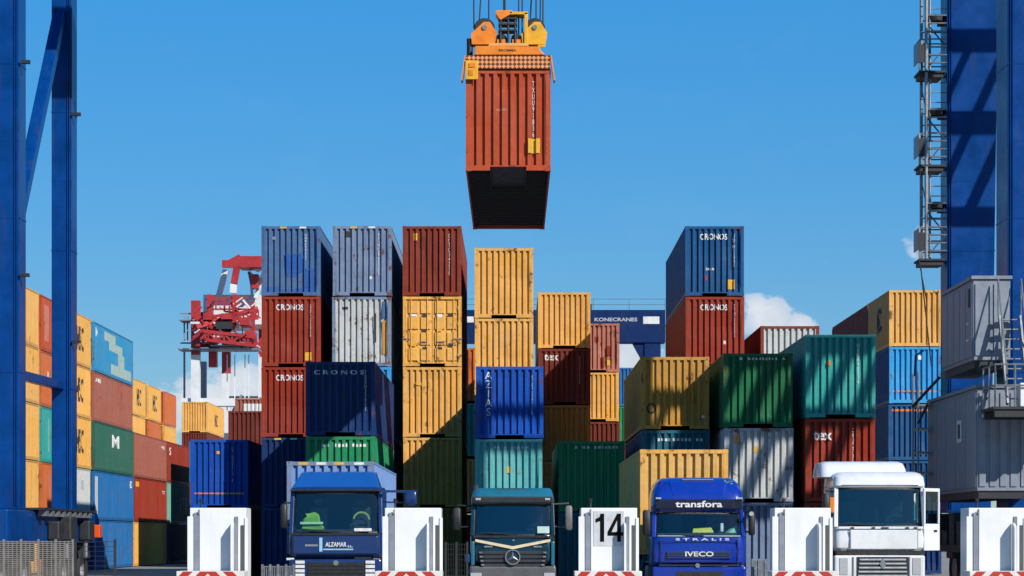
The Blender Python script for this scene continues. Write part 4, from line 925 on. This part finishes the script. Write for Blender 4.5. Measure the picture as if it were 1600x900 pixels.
lp(MB().ring((0, -.15, 1.18), 'y', 0, [(0, -.005), (.172, -.005), (.172, .005), (0, .005)], 26), 'emblem_disc', BLACK, e)
m = MB()
for k in range(3):
    a = R(90 + 120 * k); c, s_ = math.cos(a), math.sin(a); px, pz = -s_ * .04, c * .04
    m.add([(c * .18, -.172, 1.18 + s_ * .18), (px, -.172, 1.18 + pz), (0, -.195, 1.18), (-px, -.172, 1.18 - pz)], [(0, 1, 2), (0, 2, 3)])
lp(m, 'emblem_star', CHROME, e, fix=False)
for s in (-1, 1):
    lp(slab(s * .66 - .11, s * .66 + .11, -.10, -.075, 1.43, 1.48), 'nose_vent', STEEL, bevel=.008); headlight(lp, s * .98, -.12, .66, .30, .20)
    lp(slab(s * 1.07 - .05, s * 1.07 + .05, -.06, .1, .95, 1.60), 'corner_deflector', TG2, bevel=.03)
m = MB(); m.ring((.02, -.06, 1.63), 'y', 0, [(0, -.012), (.03, -.012), (.03, .012), (0, .012)], 12); lp(m, 'badge', CHROME)
lp(slab(-1.16, 1.16, -.11, .35, .40, .94), 'bumper', plain('bumper grey', (.10, .105, .11), .5), bevel=.06)
lp(slab(.66, .98, -.02, -.012, 1.82, 2.0), 'screen_label', plain('pale green label', (.55, .75, .70), .5), ws)
lp(slab(-1.05, 1.05, -.052, -.02, 1.70, 1.75), 'scuttle_grille', BLACK)
mirror(lp, 1, 1.50, .12, 1.90, 2.56, .20, plain('mirror grey', (.16, .15, .15), .5), 2.60, 1.1); mirror(lp, -1, -1.50, .12, 1.90, 2.50, .22, BLACK, 2.55, -1.1)
lp(slab(-1.28, -1.06, .0, .2, 1.03, 1.26), 'step_light', plain('blue plastic', (.01, .05, .25), .4), bevel=.04)
# -- royal blue lorry
TI = plain('royal blue cab paint', (.004, .030, .33), .22, 0, .10, 2., .5, .6)
root, lp, cb, rf_, ws = lorry('lorry', 'royal blue high roof lorry with white letters, carrying a yellow container', 4.87, 58.3, TI, 2.46, .98, 1.72, 2.34, 3.28,
    [(2.36, 1.17, .22, 0, .2), (2.44, 1.18, .18, 0, .2), (2.70, 1.18, .20, 0, .2), (2.90, 1.16, .30, 0, .22), (3.12, 1.08, .46, 0, .26), (3.24, .98, .70, 0, .3), (3.29, .84, .95, -.15, .3)], yw=.07, yr=.22, bow=.05)
vz = lp(slab(-1.14, 1.14, .07, .15, 2.44, 2.70), 'sun_visor', plain('visor navy', (.005, .008, .03), .3), bevel=.02)
text_part(vz, 'transfora', LETTER, 'front', .0, 2.575, .17, 1.22, None, .068)
for s in (-1, 1): lp(slab(s * 1.06 - .07, s * 1.06 + .07, .0, .068, 2.70, 2.745), 'roof_marker', LAMP, bevel=.01)
m = MB(); m.hexa([(-.70, .20, 2.78), (.70, .20, 2.78), (.70, .5, 2.78), (-.70, .5, 2.78), (-.78, .44, 3.17), (.78, .44, 3.17), (.7, .8, 3.17), (-.7, .8, 3.17)]); lp(m, 'roof_fairing', TI, bevel=.05)
lp(slab(-.40, .42, .56, .78, 3.205, 3.235), 'roof_hatch', GREY, bevel=.01)
m = MB(); m.tube((.75, .48, 3.15), (.92, .5, 3.18), .03, 8); m.tube((.72, .45, 3.18), (.72, .9, 3.2), .035, 8); lp(m, 'air_horn', CHROME)
g0 = lp(slab(-.86, .82, -.085, -.06, 1.14, 1.34), 'grille', BLACK, bevel=.02)
for i in range(3): lp(slab(-.84, .80, -.10, -.087, 1.16 + i * .06, 1.185 + i * .06), 'grille_slat', TI, g0)
text_part(g0, 'IVECO', LETTER, 'front', .0, 1.275, .13, .74, None, -.102)
text_part(cb, 'S T R A L I S', LETTER, 'front', .08, 1.655, .06, 1.40, None, -.075)
lp(slab(-1.22, 1.22, -.09, .35, .40, .95), 'bumper', TI, bevel=.06); lp(slab(-.6, .6, -.105, -.092, .45, .82), 'lower_grille', BLACK)
lp(slab(-1.05, 1.05, -.10, -.07, .96, 1.0), 'bumper_gap', BLACK)
m = MB(); m.ring((-.05, -.1, .975), 'y', 0, [(0, -.02), (.06, -.02), (.06, .02), (0, .02)], 14); lp(m, 'badge', CHROME)
for s in (-1, 1): headlight(lp, s * 1.0, -.10, .56, .30, .22)
lp(slab(-1.08, 1.08, -.012, .0, 1.735, 1.755), 'screen_trim', plain('pale trim', (.45, .62, .66), .4))
YP = plain('yellow paper', (.75, .68, .10), .8, 0, .3, 20.)
root_xy = (4.87, 58.3)
def loose(m, name, mat, label, cat, at, **k):
    o = m.build(name, mat, None, **k); o.location = (*at, 0); return tag(o, label, cat)
loose(MB().hexa([(-.15, .36, 1.828), (.42, .36, 1.828), (.42, .56, 1.828), (-.15, .56, 1.828), (-.12, .46, 1.93), (.36, .46, 1.96), (.36, .56, 1.97), (-.12, .56, 1.94)]), 'folded_vest', YP, 'crumpled yellow vest on the dashboard of the royal blue lorry', 'vest', root_xy, bevel=.02)
loose(MB().hexa([(.80, .32, 1.828), (1.02, .32, 1.828), (1.02, .5, 1.828), (.72, .5, 1.828), (.88, .44, 1.92), (1.02, .44, 2.02), (1.02, .5, 2.04), (.86, .5, 1.94)]), 'paper_stack', plain('pale green paper', (.35, .62, .45), .8), 'pale green papers at the right end of the royal blue lorry dashboard', 'papers', root_xy)
lp(slab(.60, .68, .50, .58, 1.85, 2.08), 'toll_tag', LETTER, bevel=.02)
mirror(lp, -1, -1.36, .1, 1.76, 2.42, .20, BLACK, 2.35, -1.15); mirror(lp, 1, 1.38, .1, 1.76, 2.38, .16, BLACK, 2.36, 1.15)
m = MB(); m.ring((1.36, .05, 2.32), 'y', 0, [(0, -.06), (.06, -.06), (.06, .06), (0, .06)], 12); lp(m, 'side_mirror_bulb', LAMP, smooth=40)
for s in (-1, 1): lp(slab(s * 1.0 - .008, s * 1.0 + .008, -.055, -.02, 1.02, 1.66), 'panel_gap', BLACK)
lp(slab(-1.0, 1.0, -.078, -.06, 1.60, 1.612), 'panel_gap', BLACK); lp(slab(-1.0, 1.0, -.078, -.06, 1.06, 1.075), 'panel_gap', BLACK)
# -- white lorry
root, lp, cb, rf_, ws = lorry('lorry', 'white lorry with a wide dark windscreen and an open door on its right', 9.60, 58.3, TWHITE, 2.42, 1.36, 1.99, 3.0, 3.42,
    [(3.01, 1.18, .18, 0, .16), (3.06, 1.20, .14, 0, .18), (3.28, 1.18, .20, 0, .2), (3.38, 1.12, .34, 0, .22), (3.43, 1.02, .55, -.1, .25)], yw=.05, yr=.17, bow=.03, rf=.16,
    glassm=glass('teal windscreen', (.25, .52, .56), 3.0))
m = MB(); m.loft([rr(z, h, yf, 2.3, .2, .1) for z, h, yf in ((3.30, 1.16, .75), (3.5, 1.14, .82), (3.66, 1.10, 1.0), (3.72, 1.0, 1.2))])
for i, q in enumerate(m.v): m.v[i] = (q[0] - .32, q[1], q[2])
lp(m, 'roof_spoiler', TWHITE, smooth=35)
lp(slab(-.80, .95, -.07, -.035, 1.40, 1.90), 'front_panel', TWHITE, bevel=.02)
lp(slab(-1.1, 1.1, -.045, -.01, 1.925, 1.985), 'scuttle_panel', TWHITE, bevel=.01)
for x in (-.75, -.2, .05, .15, .68, .9): lp(slab(x - .045, x + .045, -.075, -.046, 1.93, 1.975), 'wiper_pivot', BLACK, bevel=.008)
lp(slab(-1.15, 1.15, .0, .3, 1.26, 1.355), 'under_cab_gap', BLACK)
bp_ = lp(slab(-1.22, 1.14, -.08, .4, .42, 1.24), 'bumper', TWHITE, bevel=.05)
gr = lp(slab(-.64, .70, -.096, -.083, .55, 1.20), 'grille', BLACK)
for i in range(6): lp(slab(-.62 + .01 * i, .68 - .01 * i, -.125, -.098, .58 + i * .105, .625 + i * .105), 'grille_slat', plain('silver trim', (.55, .56, .58), .35, .3), gr, bevel=.006)
m = MB(); m.prism_y([(.03, 1.16), (.12, 1.02), (.03, .88), (-.06, 1.02)], -.145, -.126); lp(m, 'emblem', CHROME, gr)
for s in (-1, 1):
    headlight(lp, .0 + s * .95 + (-.03), -.085, .95, .22, .44); lp(slab(s * .73 - .015, s * .73 + .015, -.11, -.083, .5, 1.2), 'bumper_seam', GREY)
lp(slab(-1.32, -1.2, .1, .35, 2.35, 2.75), 'indicator', AMBER, bevel=.02)
mirror(lp, -1, -1.40, .15, 2.2, 2.85, .18, BLACK, 2.9, -1.15)
# the open door on the right, hinged at the front corner
door = lp(MB(), 'door', TWHITE); door.location = (1.11, .0, 0); door.rotation_euler.z = R(48)
def dp(m, n, mat=TWHITE, **k): return m.build(n, mat, door, **k)
dd = MB(); dd.box(.0, .76, -.03, .03, 1.36, 2.06); dd.box(.0, .06, -.03, .03, 2.062, 2.99); dd.box(.70, .76, -.03, .03, 2.062, 2.99); dd.box(.062, .698, -.03, .03, 2.90, 2.99); dp(dd, 'door_panel', bevel=.012)
dp(MB().add([(.06, 0, 2.06), (.70, 0, 2.06), (.70, 0, 2.90), (.06, 0, 2.90)], [(0, 1, 2, 3)]), 'door_window', GLASS2, fix=False)
dp(MB().box(.45, .6, -.05, -.032, 1.85, 1.9), 'door_handle', BLACK)
lp(slab(.9, .96, .2, .24, 2.15, 2.85), 'screen_reflection_strip', LETTER)  # white strip standing for a light reflection in the windscreen
for x in (-.80, .95): lp(slab(x - .008, x + .008, -.072, -.0695, 1.38, 1.92), 'panel_seam', GREY)
lp(slab(-1.0, 1.0, .115, .14, 3.065, 3.08), 'roof_seam', GREY)
# small clutter in the white cab
lp(slab(-.05, .0, .5, .53, 2.1, 2.45), 'gear_aerial', BLACK)

# -- trailers and their loads
def trailer(label, x, y):
    root = thing('container_trailer', label, 'trailer', (x, y, 0))
    m = MB()
    for s in (-1, 1): m.box(s * .48 - .07, s * .48 + .07, .0, 12.2, .98, 1.20)
    for yy in (.05, 3, 6, 9, 12): m.box(-1.15, 1.15, yy, yy + .12, 1.06, 1.235)
    m.build('frame', DARK, root)
    for yy in (8.2, 9.5, 10.8):
        for s in (-1, 1): wheel(root, s * 1.04, yy, .5, .5, .34, s=s)
        MB().tube((-1.0, yy, .5), (1.0, yy, .5), .07, 8).build('axle', DARK, root)
    for s in (-1, 1): MB().box(s * .75 - .06, s * .75 + .06, 2.2, 2.32, .15, 1.0).build('landing_leg', STEEL, root)
    return root
trailer('dark trailer frame behind the dark blue lorry under its load', -5.08, 62.6); trailer('dark trailer frame behind the royal blue lorry under the yellow load', 4.75, 61.8)
container('light blue container carried by the dark blue lorry, yellow marks on its rail', -5.08, 62.6, 1.24, 'truckblue', L40, S, wear=.6, frame='greyblue',
    marks=[('toptags', (-.75, -.25, .25, .8)), ('side', '45G1', 1.2, 2.0, .16, .6, LETTER), ('sidepatch', DKLETTER, .9, 1.3, 2.05, 2.2), ('sidepatch', DKLETTER, 1.6, 2.4, 1.7, 1.85), ('side', code(), 4.5, 1.6, 1.3, .25, LETTER)])
container('yellow container carried by the royal blue lorry', 4.75, 61.8, 1.24, 'pale_yellow', L40, HC, wear=.6, frame='yellow',
    marks=[('lside', 'MSC', 3.6, .6, .5, .3, DKLETTER)])

# ------------------------------------------------------------------ fences
def fence(label, pts, h, name='mesh_fence', post=.5, dense=.055, mat=STEEL, wire=.006):
    (x0, y0), (x1, y1) = pts; root = thing(name, label, 'fence', (x0, y0, 0)); v = Vector((x1 - x0, y1 - y0, 0)); n = max(1, round(v.length / post))
    for i in range(n + 1):
        p = v * (i / n); MB().box(p.x - .028, p.x + .028, p.y - .028, p.y + .028, .004, h + .04).build('post', mat, root)
    for i in range(n):
        a, b = v * (i / n), v * ((i + 1) / n); m = MB(); d = v.normalized() * .03; k = int(h / dense)
        for j in range(k + 1):
            z = .06 + (h - .08) * j / k; m.beam(a + d + Vector((0, 0, z)), b - d + Vector((0, 0, z)), wire * 2, wire * 2)
        for j in range(1, 4):
            q = a.lerp(b, j / 4); m.beam(q + Vector((0, .006, .04)), q + Vector((0, .006, h)), wire * 2, wire * 2)
        o = m.build('mesh_panel', mat, root)
    return root
FM = plain('fence grey brown', (.23, .21, .19), .8, 0, .25, 6.)
fence('grey brown welded mesh fence in front of the left crane base', ((-12.9, 55.0), (-10.78, 55.0)), 1.62, post=.47, dense=.05, mat=FM, wire=.011)
fence('dark open mesh fence panel right of the left crane base', ((-10.72, 55.0), (-9.75, 55.0)), 1.62, post=.97, dense=.12, mat=DARK, wire=.005)
fence('low grey rail fence between the leftmost cabinet and the blue lorry', ((-6.35, 57.0), (-5.55, 57.0)), .98, post=.2, dense=.9, name='rail_fence', wire=.012)
fence('dark mesh panel beside the dark green lorry', ((-1.70, 57.5), (-1.15, 57.5)), 1.55, post=.27, dense=.14, mat=DARK, wire=.005)
fence('low grey rail fence right of the royal blue lorry', ((6.12, 57.0), (6.45, 57.0)), 1.12, post=.16, dense=1.0, name='rail_fence', wire=.012)

# ------------------------------------------------------------------ far cranes
def P(px, py, Y): return ((px - 800) * Y / FPX, Y, EYE + (HOR - py) * Y / FPX)
gc = thing('gantry_crane', 'far blue gantry crane with white lettering on its girder, behind the stacks', 'crane', (0, 152, 0))
def gp(m, n, mat=CRANE2, parent=gc, **k): return m.build(n, mat, parent, **k)
gd = gp(MB().box(-14, 10.4, 0, 1.4, 14.95, 17.15), 'girder')
text_part(gd, 'KONECRANES', plain('worn lettering', (.5, .52, .55), .7), 'front', 7.05, 16.5, .25, 2.9, None, -.0)
gp(MB().box(8.9, 10.0, -.03, -.004, 16.2, 16.7), 'sign_plate', LETTER, gd)
gp(MB().box(-3.3, -2.6, -.03, -.004, 16.3, 16.7), 'sign_plate', LETTER, gd)
r = MB(); rail(r, (-14, .1, 17.15), (10.4, .1, 17.15), .75, .018, 2, 2.4); gp(r, 'girder_railing', STEEL, gd)
for x in (9.0, -13.4):
    gp(MB().box(x, x + 1.1, .1, 1.2, 1.5, 14.94), 'leg'); gp(MB().box(x - .1, x + 1.2, -3, 4.5, .9, 1.49), 'sill_beam')
    for yy in (-2.3, 3.8): wheel(gc, x + .55, yy, .7, .7, .6)
gp(MB().hexa([(8.2, .2, 14.94), (9.0, .2, 14.94), (9.0, 1.1, 14.94), (8.2, 1.1, 14.94), (8.95, .2, 13.6), (8.99, .2, 13.6), (8.99, 1.1, 13.6), (8.95, 1.1, 13.6)]), 'knee_plate')
gp(MB().box(3.6, 5.4, -.5, 2.0, 17.2, 17.5), 'trolley', DARK)

YQ = 300.0
qc = thing('quay_crane', 'distant red and white ship to shore crane with a tangle of red trusses', 'crane', (0, 0, 0))
def qp(m, n, mat, parent=qc, **k): return m.build(n, mat, parent, **k)
def qv(px, py, dy=0.): v = P(px, py, YQ); return Vector((v[0], YQ + dy, v[2]))
def strut(n, mat, a, b, w=1.0, d0=0., d1=None): 
    m = MB(); m.beam(qv(*a, d0), qv(*b, d0 if d1 is None else d1), w, w, (0, 1, 0)); return qp(m, n, mat)
for px, d in ((306, 0), (333, 14), (283, 22)):
    top = 555 if px == 306 else (572 if px == 333 else 545)
    w = 1.15 if px != 283 else .8
    strut('leg', STARWHITE if px != 283 else GREY, (px, 852), (px, top), w * 1.0, d); 
    if px != 283: strut('upper_leg', STARRED, (px, top), (px, 470), w * 1.0, d)
strut('leg', STARWHITE, (392, 852), (392, 545), 1.0, 14); strut('upper_leg', STARRED, (392, 545), (392, 480), 1.0, 14)
for px in (283, 296):
    strut('ladder_post', GREY, (px, 852), (px, 545), .25, 3)
# machinery house and decks
def qbox(n, mat, x0, y0, x1, y1, d0, d1): a, b = qv(x0, y1), qv(x1, y0); return qp(MB().box(a.x, b.x, YQ + d0, YQ + d1, a.z, b.z), n, mat)
hs = qbox('machinery_house', STARWHITE, 308, 453, 404, 500, 6, 16)
qbox('deck', GREY, 281, 546, 406, 548, -2, 2); qbox('deck', GREY, 283, 501, 306, 503, -2, 2); qbox('deck', STARWHITE, 330, 540, 404, 542, -1, 2)
for i, px in enumerate((326, 366)): strut('house_frame', STARRED, (px, 500), (px, 459), .7, 1)
for i in range(3): strut('house_rail', STARRED, (324, 464 + i * 9), (386, 464 + i * 9), .22, 1)
# apex frame
strut('apex_leg', STARWHITE, (336, 457), (347, 416), .75, 4); strut('apex_leg', STARWHITE, (363, 457), (364, 442), .85, 1); strut('apex_leg', STARRED, (364, 443), (371, 402), .85, 1)
strut('apex_beam', STARRED, (346, 411), (420, 411), .95, 1); strut('apex_beam', STARRED, (346, 410), (372, 396), .35, 2); qbox('apex_box', STARRED, 371, 397, 425, 416, 2, 5)
strut('back_stay', STARWHITE, (393, 460), (407, 416), .55, 5); strut('back_stay', STARWHITE, (386, 460), (384, 418), .35, 6); strut('back_stay', GREY, (381, 416), (386, 440), .4, 6)
qbox('hoist_block', STARRED, 389, 424, 399, 446, 3, 5); strut('stay_rod', STARWHITE, (396, 418), (402, 418), .4, 3)
rnd = random.Random(11)
def truss(x0, y0, x1, y1, n, w, d, rise=0.):       # two chords with zigzag webs, seen side on
    f = lambda x, y: (x, y - rise * (x - x0) / (x1 - x0))
    strut('truss_chord', STARRED, f(x0, y0), f(x1, y0), w, d); strut('truss_chord', STARRED, f(x0, y1), f(x1, y1), w, d)
    for i in range(n):
        a, b = x0 + (x1 - x0) * i / n, x0 + (x1 - x0) * (i + 1) / n
        strut('truss_web', STARRED, f(a, y0 if i % 2 else y1), f(b, y1 if i % 2 else y0), w * .6, d); strut('truss_web', STARRED, f(b, y0), f(b, y1), w * .5, d)
truss(302, 500, 405, 512, 9, .36, -1, 14); truss(318, 520, 404, 533, 7, .42, -3, -10); truss(300, 486, 320, 536, 2, .5, 4)
for px, y0, y1, w in ((304, 484, 552, .9), (326, 460, 512, .7), (330, 508, 572, 1.1), (366, 460, 510, .7), (392, 470, 545, .6)): strut('frame_post', STARRED, (px, y1), (px, y0), w, 2)
strut('boom_girder', STARRED, (312, 516), (396, 478), .6, -4, 4)
for i in range(84):      # gangways, pipes and machinery among the trusses
    a = (rnd.uniform(300, 400), rnd.uniform(464, 538)); ang = rnd.choice((0, 90, 35, -35, 50)); ln = rnd.uniform(8, 22)
    b = (min(405, a[0] + ln * math.cos(R(ang))), max(464, min(548, a[1] + ln * math.sin(R(ang)))))
    strut('truss_member', STARRED if rnd.random() < .72 else (STARWHITE if rnd.random() < .75 else DARK), a, b, rnd.uniform(.12, .28), rnd.uniform(-4, 4))
for (x0, y0, x1, y1, mt) in ((342, 506, 366, 517, DARK), (350, 493, 366, 502, STARRED), (378, 499, 394, 511, STARRED), (356, 524, 386, 533, DARK), (322, 492, 336, 503, STARRED), (338, 523, 352, 530, STARWHITE), (386, 520, 401, 534, STARRED), (312, 508, 322, 524, STARRED)):
    qbox('machinery_box', mt, x0, y0, x1, y1, -3, 1)
strut('boom_girder', STARRED, (330, 512), (398, 536), .45, -3, 6)
for px in (288, 293, 301): 
    for py in (508, 520, 532): strut('gangway_post', GREY, (px, py), (px, py - 14), .18, 0)
strut('gangway_rail', GREY, (281, 490), (306, 490), .2, 0); strut('gangway_rail', GREY, (281, 536), (330, 536), .2, 0)
for px in (352, 364, 380, 386, 402): strut('hoist_cable', STARWHITE, (px, 552), (px, 640), .13, 2)
qbox('portal_beam', STARWHITE, 283, 622, 406, 634, 0, 3); qbox('grab', DARK, 352, 616, 398, 626, 4, 8)
strut('light_mast', GREY, (358, 640), (372, 614), .3, 4)
